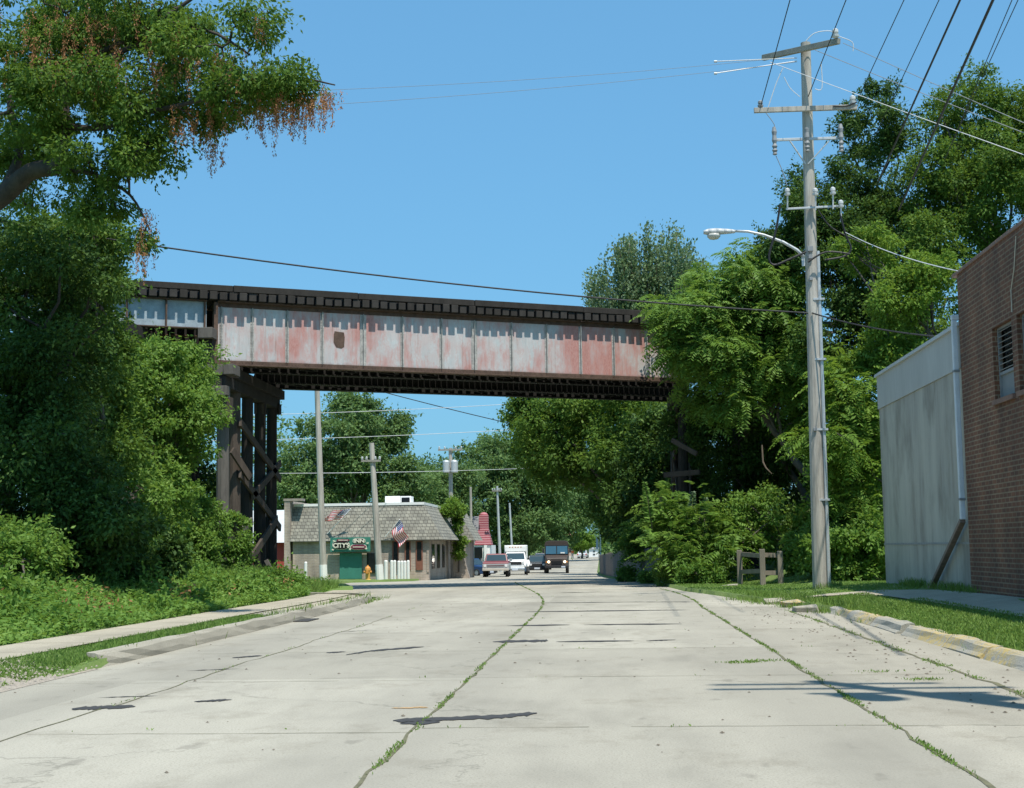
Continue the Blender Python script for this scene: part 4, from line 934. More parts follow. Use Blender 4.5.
for i, (a, m1, e, lab) in enumerate((((797, 58), None, (714, 61.5), 'pale insulator rod on the upper wire left of the pole top'), ((797, 61), None, (714, 73.5), 'pale insulator rod on the lower wire left of the pole top'))):
    b = MB(); b.tube([P(*a, PD), P(*e, PD - .6)], .014, 6); b.tube([P(e[0] + 3, e[1], PD - .6), P(e[0], e[1], PD - .6)], .035, 6); tag(b.build('strain_insulator', M['porcelain']), lab, 'insulator')
for a, e, lab in (((843, 43), (1024, 121), 'topmost of the three wires dropping from the pole top to the right edge'), ((815, 50), (1024, 131), 'middle of the three wires dropping from the pole top to the right edge'), ((770, 62), (1024, 153), 'lowest of the three wires dropping from the pole top to the right edge')):
    wire2(lab, a, e, PD, 36, .010, .05, 'wire_pale' if 'lowest' in lab else 'wire', ext1=.6)
wire2('pale service wire from the lower pole down to the top of the brick wall', (845, 232), (958, 271), PD - .3, 31.6, .012, .12, 'wire_pale')
def over(label, a, e, za, ze, r, mat='cable', ext0=0, ext1=1.2):
    p, q = through(*a, za), through(*e, ze); d = q - p; wire(label, p - d * ext0, q + d * ext1, .0, r, mat)
zb = b0.z + .1
over('leftmost overhead wire running from the lower crossarm up out of the picture', (760, 109), (790, 0), zb, zb + .3, .014, 'cable')
over('overhead wire running steeply from the middle of the pole up out of the picture', (808, 97), (846, 0), b0.z + .4, b0.z + .6, .014, 'cable')
over('overhead wire from the right tip of the lower crossarm up out of the picture', (857, 101), (904, 0), zb, zb + .3, .013, 'cable')
over('overhead wire right of the crossarm tip rising from the treetops', (900, 83), (939, 0), zb - .2, zb, .013, 'cable', .8)
over('twisted overhead cable rising from the trees right of the pole', (905, 122), (960, 0), 11.6, 11.9, .024, 'cable', .7)
over('thickest black overhead cable rising from the trees to the top edge', (928, 145), (993, 0), 11.0, 11.3, .03, 'cable', .7)
over('left of the two thin wires near the upper right corner', (970, 100), (1012, 0), 12.6, 12.9, .011, 'cable', .8)
over('right of the two thin wires near the upper right corner', (972, 100), (1018, 0), 12.6, 12.9, .011, 'cable', .8)
wire2('black wire sagging under the bridge against the pale sky', (270, 355), (520, 421), 95, 105, .03, .5, 'cable', ext0=.4, ext1=.4)
wire2('pale wire crossing high in front of the tree behind the tavern', (250, 412), (560, 398), 84, 100, .016, .3, 'wire_pale', ext0=.3, ext1=.3)
wire2('pale wire crossing low in front of the tree behind the tavern', (250, 437), (560, 424), 84, 100, .016, .3, 'wire_pale', ext0=.3, ext1=.3)
wire2('faint wire over the tavern roof to the transformer pole', (250, 470), (620, 464), 90, 112, .014, .3, 'wire_pale', ext0=.3)

# ------------------------------------------------------------------ small wooden barrier
M['fence_wood'] = plain('fence_wood', (.20, .175, .14), .9, .35, 4, bumpd=.01, stretch=(1, 1, .2))
wf = thing('wooden_barrier', 'small weathered wooden barrier of three posts and rails on the grass left of the pole', 'fence', P(763, 586, 52))
posts = []
for (px, py0, py1, D) in ((740, 550, 579, 54.6), (763, 549, 586, 52), (781, 551, 588, 52.2)):
    p = P(px, py1, D); p.z = gzf(p.x, p.y); q = P(px, py0, D); posts.append((p, q)); b = MB(); b.beam(p - Vector((0, 0, .2)), Vector((p.x, p.y, q.z)), .19, .19, up=(0, 1, 0)); b.build('post', M['fence_wood'], wf, bevel=.02)
for (i, j, y0, y1) in ((0, 1, 554, 556), (0, 1, 572, 571), (1, 2, 555, 555.5), (1, 2, 573, 573)):
    p = P((740, 763, 781)[i], y0, (54.6, 52, 52.2)[i]) + Vector((0, .12, 0)); q = P((740, 763, 781)[j], y1, (54.6, 52, 52.2)[j]) + Vector((0, .12, 0)); b = MB(); b.beam(p, q, .05, .16); b.build('rail', M['fence_wood'], wf, bevel=.01)

# ------------------------------------------------------------------ tavern
TD = 92.0
tv0 = P(289, 577, TD); tv1 = P(432, 575, TD - .0); gT = float(prof(TD)) + .1
tv = thing('tavern', 'low brick tavern with a grey shingled overhanging roof and a green door', 'building', (tv0.x, TD, gT))
M['tan_brick'] = brick_mat('tan_brick', (.42, .35, .29), (.34, .28, .235), (.42, .39, .35), bw=.3, bh=.1)
m, nt, bs = new_mat('grey_shingle')
g = N(nt, 'ShaderNodeNewGeometry'); sx = N(nt, 'ShaderNodeSeparateXYZ'); nt.links.new(g.outputs['Position'], sx.inputs[0]); cb = N(nt, 'ShaderNodeCombineXYZ'); nt.links.new(math_(nt, 'ADD', sx.outputs[0], math_(nt, 'MULTIPLY', sx.outputs[1], .8)), cb.inputs[0]); nt.links.new(sx.outputs[2], cb.inputs[1])
bt = N(nt, 'ShaderNodeTexBrick'); nt.links.new(cb.outputs[0], bt.inputs['Vector'])
for k, v in (('Scale', 1), ('Brick Width', .27), ('Row Height', .21), ('Mortar Size', .016), ('Bias', -.2)): bt.inputs[k].default_value = v
bt.inputs['Color1'].default_value = (.29, .28, .24, 1); bt.inputs['Color2'].default_value = (.185, .178, .155, 1); bt.inputs['Mortar'].default_value = (.09, .085, .075, 1)
n1 = noise(nt, g.outputs['Position'], 1.2, 5, .7); nt.links.new(mix(nt, 1, bt.outputs['Color'], ramp(nt, n1, [(.3, (.7, .7, .7)), (.7, (1.25, 1.24, 1.2))]), 'MULTIPLY'), bs.inputs['Base Color']); bs.inputs['Roughness'].default_value = .95; bump(nt, bs, bt.outputs['Fac'], -.03)
M['shingle'] = m
M['white'] = plain('white_paint', (.78, .78, .76), .5, .06, 4); M['green'] = plain('green_door_paint', (.045, .20, .15), .6, .12, 2)
xa, xb = float(tv0.x), float(tv1.x); dep = 13.0
zr = P(360, 505.5, TD).z; ze = P(360, 540.5, TD).z
fw = TD - .05      # the wall stands back under the eave
b = MB(); b.box(xa + .25, xb - .2, fw, fw + dep, gT - .4, ze + .6); b.build('wall', M['tan_brick'], tv)
b = MB(); b.box(xa - .25, xa + .12, TD - .3, fw + dep, gT - .4, zr + .35); b.build('side_wall', M['tan_brick'], tv)
b = MB(); b.box(xa - .3, xa + .9, TD - .34, TD + .6, zr + .352, zr + .5); b.build('parapet_cap', plain('cap_stone', (.3, .26, .22), .9, .2, 4), tv)
k = 1.1; xr1 = xb + .75; lo = [(xa + .13, TD - .35, ze), (xr1, TD - .35, ze), (xr1, fw + dep, ze), (xa + .13, fw + dep, ze)]
hi = [(xa + .13, TD + .5, zr), (xb - .55, TD + .5, zr), (xb - .55, fw + dep - .5, zr), (xa + .13, fw + dep - .5, zr)]
b = MB(); b.prism(lo, hi); b.build('mansard_roof', M['shingle'], tv)
b = MB(); b.box(xa + .2, xb - .52, TD + .44, fw + dep - .5, zr + .003, zr + .17); b.build('roof_edge', M['white'], tv)
b = MB(); b.box(xa + .3, xr1 - .1, TD - .3, fw - .003, ze - .06, ze - .005); b.build('soffit', plain('soffit', (.2, .18, .16), .8, .2, 3), tv)
def onfront(px, py, D=None): return P(px, py, D or fw)
def front_box(x0, x1, y0, y1, D, t, name, mat, par, **kw):
    p, q = P(x0, y1, D), P(x1, y0, D); b = MB(); b.box(p.x, q.x, D - t, D, p.z, q.z); return b.build(name, mat, par, **kw)
front_box(340, 362, 553, 579, fw - .02, .12, 'door', M['green'], tv)
front_box(367, 377, 553, 573, fw - .004, .08, 'window', M['glass_dark'], tv)
for x0, x1 in ((393, 398), (405.5, 410), (416.5, 422)):
    wn = front_box(x0 - .6, x1 + .6, 539, 570, fw - .004, .05, 'window', plain('rusty_frame', (.20, .085, .055), .8, .3, 5), tv); front_box(x0 + .6, x1 - .6, 542, 560, fw - .06, .02, 'pane', M['glass_dark'], wn)
front_box(427, 429, 540, 572, fw - .004, .05, 'corner_trim', M['tan_brick'], tv)
# right side windows
for i in range(3):
    b = MB(); y = fw + 1.6 + i * 3.0; b.box(xb - .195, xb - .16, y, y + 1.4, gT + .6, ze - .3); wn = b.build('window', M['glass_dark'], tv)
b = MB(); b.prism([(xb + .2, fw + 11, gT - .3), (xb + 1.4, fw + 11, gT - .3), (xb + 1.4, fw + 11.5, gT - .3), (xb + .2, fw + 11.5, gT - .3)], [(xb + .2, fw + 11, ze), (xb + .6, fw + 11, ze), (xb + .6, fw + 11.5, ze), (xb + .2, fw + 11.5, ze)]); b.build('buttress', M['tan_brick'], tv)
b = MB(); xe = P(475, 541, fw + 13.1).x; b.prism([(xb - 2, fw + 13.1, ze), (xe, fw + 13.1, ze), (xe, fw + 20, ze), (xb - 2, fw + 20, ze)], [(xb - 2, fw + 13.6, zr), (xe - 1.3, fw + 13.6, zr), (xe - 1.3, fw + 20, zr), (xb - 2, fw + 20, zr)]); b.build('mansard_roof', M['shingle'], tv)
b = MB(); b.box(xb - 2, xe - .7, fw + 13.2, fw + 20, gT - .3, ze - .01); b.build('wall', M['tan_brick'], tv)
# rooftop unit
pu = P(400, 500, fw + 5); ru = thing('rooftop_unit', 'white air conditioning unit on the flat roof of the tavern', 'air conditioner', (pu.x, fw + 5, zr + .17))
q0, q1 = P(385, 506, fw + 5), P(400, 496, fw + 5); b = MB(); b.box(q0.x, q1.x, fw + 5, fw + 6.4, zr + .18, q1.z); b.build('cabinet', M['white'], ru, bevel=.03)
q0, q1 = P(400.3, 506, fw + 5), P(411, 496, fw + 5); b = MB(); b.box(q0.x, q1.x, fw + 5.05, fw + 6.3, zr + .18, q1.z); cn = b.build('condenser', M['white'], ru, bevel=.03)
q0, q1 = P(401.6, 504, fw + 5), P(409.6, 497.5, fw + 5); b = MB(); b.box(q0.x, q1.x, fw + 5.0, fw + 5.047, zr + .3, q1.z); b.build('grille', M['glass_dark'], cn)
# sign
sg = thing('tavern_sign', 'green signboard with ornate cream lettering on black and maroon panels above the green door', 'sign', P(352, 545, TD - .4))
SD = TD - .45
front_box(330.5, 370.5, 537, 552, SD, .1, 'board', M['green'], sg)
M['sign_black'] = plain('sign_black', (.015, .014, .014), .5, .2, 4); M['cream'] = plain('sign_cream', (.78, .74, .62), .5, .08, 4); M['maroon'] = plain('sign_maroon', (.17, .025, .05), .5, .15, 4)
def disc(cx, cy, rx, ry, lift, mat, name, n=20, pw=2.6):
    b = MB(); pts = []
    for i in range(n):
        a = 2 * math.pi * i / n; c, s = math.cos(a), math.sin(a); pts.append(P(cx + rx * abs(c) ** (2 / pw) * (1 if c > 0 else -1), cy + ry * abs(s) ** (2 / pw) * (1 if s > 0 else -1), SD - .1 - lift))
    b.prism(pts, [p + Vector((0, .03, 0)) for p in pts]); return b.build(name, mat, sg)
disc(341, 545, 8.6, 4.6, .035, M['cream'], 'cream_border'); disc(341, 545, 8.0, 4.1, .07, M['sign_black'], 'lettering_panel')
disc(359, 541, 6.4, 2.9, .035, M['cream'], 'cream_border'); disc(359, 541, 5.9, 2.5, .07, M['sign_black'], 'lettering_panel')
disc(358.5, 547, 8.2, 3.0, .036, M['cream'], 'cream_border'); disc(358.5, 547, 7.6, 2.5, .071, M['maroon'], 'lettering_panel'); disc(343, 540.2, 6.6, 1.3, .072, M['maroon'], 'lettering_panel')
def letters(txt, cx, cy, h, mat, lift=.11, sx=1.0):
    cu = bpy.data.curves.new('lettering', 'FONT'); cu.body = txt; cu.align_x = 'CENTER'; cu.align_y = 'CENTER'; cu.extrude = .01; cu.size = h * SD / F_ * 1.35; cu.offset = .012
    o = bpy.data.objects.new('lettering', cu); COL.objects.link(o); me = bpy.data.meshes.new_from_object(o.evaluated_get(bpy.context.evaluated_depsgraph_get())); bpy.data.objects.remove(o)
    o = bpy.data.objects.new('lettering', me); COL.objects.link(o); me.materials.clear(); me.materials.append(mat)
    o.parent = sg; o.rotation_euler = (math.pi / 2, 0, 0); o.scale = (sx, 1, 1); o.location = P(cx, cy, SD - .1 - lift) - WL[sg.name]; return o
letters("CITY'S", 341.3, 545.6, 4.6, M['cream'], sx=.95); letters('INN', 359, 541, 3.8, M['cream'], sx=1.2)
for (x, y, n) in ((343, 540.2, 9), (358.5, 547, 11)):
    b = MB()
    for i in range(n):
        p = P(x + (i - n / 2 + .5) * 1.05, y, SD - .2); b.box(p.x - .022, p.x + .022, p.y - .01, p.y, p.z - .03, p.z + .035)
    b.build('small_lettering', M['cream'], sg)
for (x, y) in ((333, 549.6), (334, 541), (367.5, 543), (366, 548.5), (350, 549)):
    b = MB(); p = P(x, y, SD - .15)
    for k in range(6): a = k * 1.05; b.tube([p, p + Vector((math.cos(a) * .09, -.02, math.sin(a) * .07))], [.022, .008], 4)
    b.build('scroll', M['cream'], sg)

# flags
M['flag_red'] = plain('flag_red', (.55, .02, .035), .7, .1, 3); M['flag_white'] = plain('flag_white', (.78, .78, .78), .7, .05, 3); M['flag_blue'] = plain('flag_blue', (.03, .045, .20), .7, .1, 3)
def flag(label, foot, tip, hang, D, long_, sweep):
    """pole from foot to tip (pixels); cloth hoisted along the pole's outer half"""
    f = thing('flag', label, 'flag', P(*foot, D), 0, 'flags on the tavern front'); p, q = P(*foot, D + .1), P(*tip, D - .2)
    b = MB(); b.tube([p, q], [.022, .018], 6); b.lathe([(.01, 0), (.04, .03), (.01, .07)], q, 8); b.build('flag_pole', M['white'], f)
    h0 = q; h1 = q + (p - q) * hang; fl = Vector(sweep).normalized() * long_
    nU, nV = 22, 26; G = []
    for i in range(nU + 1):
        u = i / nU; row = []
        for j in range(nV + 1):
            v = j / nV; a = h0.lerp(h1, v) + fl * u; a += Vector((.05 * math.sin(u * 7 + v * 2), .16 * math.sin(u * 8 + v * 2.5) * u ** .5, -.10 * u * u + .03 * math.sin(u * 9))); row.append(a)
        G.append(row)
    vs = [a for row in G for a in row]
    for nm, mat, sel in (('red_stripes', 'flag_red', lambda i, j: (j // 2) % 2 == 0 and not (i < 9 and j < 14)), ('white_stripes', 'flag_white', lambda i, j: (j // 2) % 2 == 1 and not (i < 9 and j < 14)), ('star_field', 'flag_blue', lambda i, j: i < 9 and j < 14)):
        b = MB(); b.v = [tuple(a) for a in vs]
        for i in range(nU):
            for j in range(nV):
                if sel(i, j): k0 = i * (nV + 1) + j; b.f.append([k0, k0 + 1, k0 + nV + 2, k0 + nV + 1]); b.m.append(0)
        o = b.build(nm, M[mat], f, smooth=True); sd = o.modifiers.new('thickness', 'SOLIDIFY'); sd.thickness = .006
    b = MB()
    for i in range(1, 9, 2):
        for j in range(1, 14, 2):
            c = (G[i][j] + G[i + 1][j + 1]) / 2 + Vector((0, -.012, 0)); b.add([c + Vector((math.cos(t) * .03, 0, math.sin(t) * .03)) for t in np.linspace(0, 2 * math.pi, 6)[:-1]], [(0, 1, 2, 3, 4)])
    b.build('stars', M['flag_white'], f)
flag('striped flag streaming left from its angled white pole above the green sign', (327, 534), (350.5, 509.5), .42, TD - .5, 1.25, (-1, -.05, -.02))
flag('striped flag hanging from its angled white pole right of the tavern utility pole', (385, 537), (399.5, 520), .60, TD - .5, 1.15, (.45, -.1, -.9))

# posts, hydrant
for k, (px, y0, y1) in enumerate(((305.8, 562, 577.5), (386, 560.5, 574.5), (391.8, 560.5, 574.2), (394.8, 560.5, 574.2), (398.9, 561, 574), (402, 561, 574), (405, 561, 574), (408.3, 560.5, 574))):
    D = TD - (.8 if k else 1.5); p = P(px, y1, D); q = P(px, y0, D); g = gzf(p.x, p.y); b = MB(); r = .095 if k != 1 else .12
    b.lathe([(r, -.1), (r, q.z - g - .05), (r * .8, q.z - g), (r * .3, q.z - g + .02)], (p.x, p.y, g), 12)
    lab = ['lone white post standing at the left end of the tavern front', 'first white post of the row right of the utility pole, slightly thicker', 'second white post of the row right of the utility pole', 'third white post of the row right of the utility pole', 'fourth white post of the row right of the utility pole', 'fifth white post of the row right of the utility pole', 'sixth white post of the row right of the utility pole', 'white post at the far right end of the row before the tavern'][k]
    tag(b.build('white_post', M['white'], smooth=False), lab, 'bollard', 'white posts in front of the tavern')
hp = P(367.8, 577.6, TD - 5); hz = float(prof(hp.y)) + .07
fh = thing('fire_hydrant', 'yellow and orange fire hydrant standing on the grass before the green door', 'fire hydrant', (hp.x, hp.y, hz))
M['hyd_y'] = plain('hydrant_yellow', (.62, .38, .10), .5, .15, 5); M['hyd_o'] = plain('hydrant_orange', (.60, .26, .06), .5, .15, 5)
s = 1.08
b = MB(); b.lathe([(.2 * s, 0), (.2 * s, .05), (.13 * s, .08), (.13 * s, .55 * s), (.17 * s, .57 * s), (.17 * s, .62 * s)], (hp.x, hp.y, hz), 16); b.build('barrel', M['hyd_y'], fh, smooth=False)
b = MB(); b.lathe([(.17 * s, .621 * s), (.165 * s, .68 * s), (.12 * s, .76 * s), (.05 * s, .8 * s), (.04 * s, .86 * s)], (hp.x, hp.y, hz), 16); b.build('bonnet', M['hyd_o'], fh)
for dx, dy, r in ((.22, 0, .07), (-.22, 0, .07), (0, -.24, .09)):
    b = MB(); c = Vector((hp.x, hp.y, hz + .48 * s)); b.cyl(c + Vector((dx, dy, 0)) * .5, c + Vector((dx, dy, 0)) * s, r * s, n=10); b.build('outlet_cap', M['hyd_o'], fh)

# street poles beyond the bridge
def far_pole(label, px, ytop, ybase, D, r0=.17, white=None, arms=(), lean=0, trans=False, mat='pole'):
    bse = P(px[1], ybase, D); bse.z = gzf(bse.x, D); t = P(px[0], ytop, D); o = thing('street_pole', label, 'utility pole', bse, 0, 'poles beyond the bridge')
    b = MB(); b.tube([bse - Vector((0, 0, .2)), t], [r0, r0 * .72], 10); b.build('shaft', M[mat], o)
    if white: b = MB(); q = bse.lerp(t, white); b.tube([bse, q], [r0 * 1.12, r0 * 1.08], 10); b.build('white_band', M['white'], o)
    for (dy, l) in arms:
        c = P(px[0], ytop + dy, D); b = MB(); b.beam(c + Vector((-l, -.2, 0)), c + Vector((l, -.2, 0)), .1, .12); b.build('crossarm', M['arm'], o)
        for sx_ in (-.9, -.45, .45, .9): b = MB(); insulator(b, c + Vector((sx_ * l, -.2, .06)), .8); b.build('insulator', M['porcelain'], o)
    if trans:
        for dx in (-.28, .36):
            c = P(px[0], ytop + 25, D); b = MB(); b.lathe([(.2, 0), (.27, .04), (.27, .85), (.22, .93), (.05, 1.0)], c + Vector((dx, -.45, 0)), 14); b.build('transformer', M['galv'], o)
    return o
far_pole('tall grey wooden pole with a white painted foot left of the green sign', (317.5, 340), 340, 578, 86, .2, white=.075) if False else far_pole('tall grey wooden pole with a white painted foot left of the green sign', (316.5, 323.8), 372, 578, 86, .21, white=.075)
far_pole('leaning wooden pole with a white painted foot between the sign and the white posts', (371.5, 380), 443, 576, 88, .22, white=.11, arms=((18, .6),))
far_pole('wooden pole with crossarm and grey transformers above the ivy on the tavern', (450.5, 451.5), 448, 575, 112, .2, arms=((2, .95),), trans=True)
far_pole('thin brownish pole behind the ivy and before the red roof', (470.5, 472), 487, 570, 128, .14)
far_pole('pale slender pole with slanting wires behind the red pickup', (497, 500.5), 486, 566, 150, .16, arms=((5, .5),), mat='galv')
far_pole('shorter pale pole just left of the white box truck', (509.5, 513), 503, 566, 165, .14, mat='galv')
far_pole('distant pale pole at the dark end of the right trees', (600, 600.5), 525, 562, 240, .17, mat='galv')

# ------------------------------------------------------------------ other buildings
rbld = thing('red_barn', 'red building with a pale metal roof seen behind the left trestle', 'building', P(270, 577, 104))
q0, q1 = P(222, 577, 104), P(292, 542, 104); b = MB(); b.box(q0.x, q1.x, 104, 112, q0.z - .4, q1.z); b.build('wall', plain('barn_red', (.36, .05, .045), .7, .2, 3, stretch=(1, 1, .2)), rbld)
e0, r0_ = P(222, 541, 103.6), P(222, 511, 108); b = MB(); x0, x1 = q0.x - .3, q1.x + .3
b.prism([(x0, 103.5, q1.z - .03), (x0, 108, r0_.z), (x0, 112.5, q1.z - .03)], [(x1, 103.5, q1.z - .03), (x1, 108, r0_.z), (x1, 112.5, q1.z - .03)]); b.build('roof', plain('pale_metal_roof', (.50, .53, .54), .5, .12, 2), rbld)
b = MB(); b.box(q0.x + 2, q0.x + 3.1, 103.93, 103.99, q0.z, q0.z + 2.1); b.build('door', plain('barn_door', (.2, .03, .03), .7, .2, 4), rbld)
RD = 150.0
sp = thing('red_roof_shop', 'small shop with a flaring red shingled tower roof beyond the tavern', 'building', P(484, 570, RD))
M['red_sh'] = None
m, nt, bs = new_mat('red_shingle'); g = N(nt, 'ShaderNodeNewGeometry'); wv = N(nt, 'ShaderNodeTexWave', wave_type='BANDS', bands_direction='Z'); wv.inputs['Scale'].default_value = 1.3; wv.inputs['Distortion'].default_value = .6; wv.inputs['Detail Scale'].default_value = 3; nt.links.new(g.outputs['Position'], wv.inputs[0])
nt.links.new(ramp(nt, wv.outputs['Fac'], [(.2, (.27, .05, .07)), (.75, (.46, .21, .23))]), bs.inputs['Base Color']); bs.inputs['Roughness'].default_value = .8; M['red_sh'] = m
prof_ = [(-8.2, 545), (-5.2, 534), (-4.2, 528), (-3.9, 515)]; rt = [(9.5, 545), (6.6, 534), (5.4, 528), (5.1, 516)]
rings = []
for (l, y), (r, _) in zip(prof_, rt):
    p, q = P(481.5 + l, y, RD), P(481.5 + r, y, RD); hw = (q.x - p.x) / 2; rings.append([(p.x, RD + 2 - hw, p.z), (q.x, RD + 2 - hw, p.z), (q.x, RD + 2 + hw, p.z), (p.x, RD + 2 + hw, p.z)])
b = MB()
for i in range(3): b.prism(rings[i], rings[i + 1])
cx_ = sum(v[0] for v in rings[3]) / 4; rr_ = (rings[3][1][0] - rings[3][0][0]) / 2; b.lathe([(rr_, 0), (rr_ * .9, .12), (rr_ * .6, .26), (.05, .34)], (cx_, RD + 2, rings[3][0][2]), 16); b.build('tower_roof', m, sp)
q0, q1 = P(462, 573, RD), P(492, 545, RD); b = MB(); b.box(q0.x - 3, q1.x - .3, RD + 1.2, RD + 9, q0.z - .5, q1.z); b.build('wall', M['white'], sp)
b = MB(); b.box(q0.x + 1.2, q1.x - 1.1, RD + 1.14, RD + 1.19, q0.z + 1.0, q1.z - .2); b.build('window', M['glass_dark'], sp)
b = MB(); b.box(q1.x - .9, q1.x - .6, RD + .9, RD + 1.15, q0.z - .5, q1.z); b.build('column', M['white'], sp)
g0, g1 = P(455, 545, RD + 5), P(479, 516, RD + 5); b = MB(); x0, x1 = g0.x - 2, g1.x; b.prism([(x0, RD + 2, g0.z), (x0, RD + 6, g1.z), (x0, RD + 10, g0.z)], [(x1, RD + 2, g0.z), (x1, RD + 6, g1.z), (x1, RD + 10, g0.z)]); b.build('roof', plain('grey_roof', (.16, .16, .165), .9, .2, 2), sp)
sgn = thing('shop_sign', 'small white hanging sign on a thin post beside the tavern end wall', 'sign', P(467.5, 570, 118))
p, q = P(465.8, 547, 118), P(469.6, 540, 118); b = MB(); b.box(p.x, q.x, 117.9, 118, p.z, q.z); b.build('board', M['white'], sgn); b = MB(); c = P(469.9, 570, 118); b.beam((c.x, 118, c.z - .4), (c.x, 118, q.z + .2), .08, .08, up=(0, 1, 0)); b.build('post', M['galv'], sgn)
wl = thing('white_shed', 'small white box shed with two dark openings at the far end of the road', 'shed', P(593, 558, 285)); 
p, q = P(589, 558.5, 285), P(598.5, 549, 285); b = MB(); b.box(p.x, q.x, 285, 288, p.z - .3, q.z); b.build('wall', M['white'], wl)
b = MB(); b.prism([(p.x - .1, 284.8, q.z + .003), (q.x + .1, 284.8, q.z + .003), (q.x + .1, 288.2, q.z + .003), (p.x - .1, 288.2, q.z + .003)], [(p.x - .1, 284.9, q.z + .1), (q.x + .1, 284.9, q.z + .1), (q.x + .1, 288.1, q.z + .35), (p.x - .1, 288.1, q.z + .35)]); b.build('roof', M['louvre'], wl)
for y in (551.3, 554.4): u0, u1 = P(593, y + .6, 285), P(595, y - .6, 285); b = MB(); b.box(u0.x, u1.x, 284.93, 284.99, u0.z, u1.z); b.build('opening', M['glass_dark'], wl)
rh = thing('brick_house', 'distant pale brown house peeping between the far trees behind the brown van', 'house', P(566, 556, 300)); p, q = P(560, 560, 300), P(572, 543, 300); b = MB(); b.box(p.x, q.x, 300, 308, p.z - .5, q.z); b.build('wall', plain('house_wall', (.42, .33, .27), .9, .2, 2), rh); b = MB(); b.prism([(p.x - .3, 299.6, q.z + .003), (p.x - .3, 304, q.z + 2.2), (p.x - .3, 308.4, q.z + .003)], [(q.x + .3, 299.6, q.z + .003), (q.x + .3, 304, q.z + 2.2), (q.x + .3, 308.4, q.z + .003)]); b.build('roof', plain('house_roof', (.33, .15, .11), .9, .2, 2), rh); b = MB(); c = P(562.5, 536, 303); b.box(c.x - .4, c.x + .4, 303, 303.8, q.z + .8, c.z); b.build('chimney', M['white'], rh)
bs_ = thing('pole_banner', 'narrow blue and white banner sign beside the distant pale pole', 'sign', P(598, 556, 238)); c = P(597.6, 549, 238); t_ = P(597.6, 537, 238); b = MB(); b.beam((c.x + .15, 238, c.z - 2.2), (c.x + .15, 238, t_.z + .2), .07, .07, up=(0, 1, 0)); b.build('post', M['galv'], bs_)
b = MB(); b.box(c.x - .25, c.x + .08, 237.97, 238.03, c.z, t_.z); b.build('banner', plain('banner_blue', (.35, .45, .62), .6, .2, 3), bs_)
# ------------------------------------------------------------------ vehicles (front towards -Y, origin on the ground)
def paint(name, c, r=.3): return plain(name, c, r, .08, 2, spec=.5)
M['tyre'] = plain('tyre_rubber', (.018, .018, .018), .85, .2, 6); M['chrome'] = plain('chrome', (.6, .61, .62), .2, .05, 4, metal=.9); M['rim'] = plain('wheel_rim', (.35, .36, .37), .4, .1, 4, metal=.6)
M['glass_car'] = plain('car_glass', (.03, .05, .06), .06, .1, 2, spec=.8); M['lamp'] = plain('headlamp_glass', (.75, .76, .76), .12, .05, 3, spec=.7); M['trim'] = plain('black_trim', (.02, .02, .022), .6, .2, 4); M['amber'] = plain('amber_lens', (.6, .2, .03), .3, .05, 3)
M['plate'] = plain('number_plate', (.55, .6, .68), .4, .05, 3)
m, nt, bs = new_mat('lit_headlamp'); bs.inputs['Base Color'].default_value = (.8, .75, .6, 1); bs.inputs['Emission Color'].default_value = (1, .85, .55, 1); bs.inputs['Emission Strength'].default_value = 2.2; M['lamp_on'] = m
def L_(b, name, mat, par, **kw): return b.build(name, mat, par, world=False, **kw)
def wheel(par, x, y, r, w, sgn):
    b = MB(); n = 20; secs = [(-w / 2, r * .62), (-w / 2, r * .9), (-w * .32, r), (w * .32, r), (w / 2, r * .9), (w / 2, r * .62)]
    rings = [[(x + a, y + rr * math.cos(2 * math.pi * k / n), r + rr * math.sin(2 * math.pi * k / n)) for k in range(n)] for a, rr in secs]
    for i in range(5): b.add(rings[i] + rings[i + 1], [(k, (k + 1) % n, n + (k + 1) % n, n + k) for k in range(n)])
    t = L_(b, 'wheel', M['tyre'], par, smooth=False)
    b = MB(); b.cyl((x - w * .4, y, r), (x + w * .4, y, r), r * .61, n=18); b.cyl((x + sgn * w * .4, y, r), (x + sgn * w * .52, y, r), r * .2, n=10); L_(b, 'rim', M['rim'], t)
def side_loft(b, prof_, w0, w1=None, inset=None):
    """side profile [(y, z)] swept across the width; inset(z) narrows the top"""
    f = inset or (lambda z: 0)
    b.prism([(-w0 + f(z), y, z) for y, z in prof_], [(w0 - f(z), y, z) for y, z in prof_])
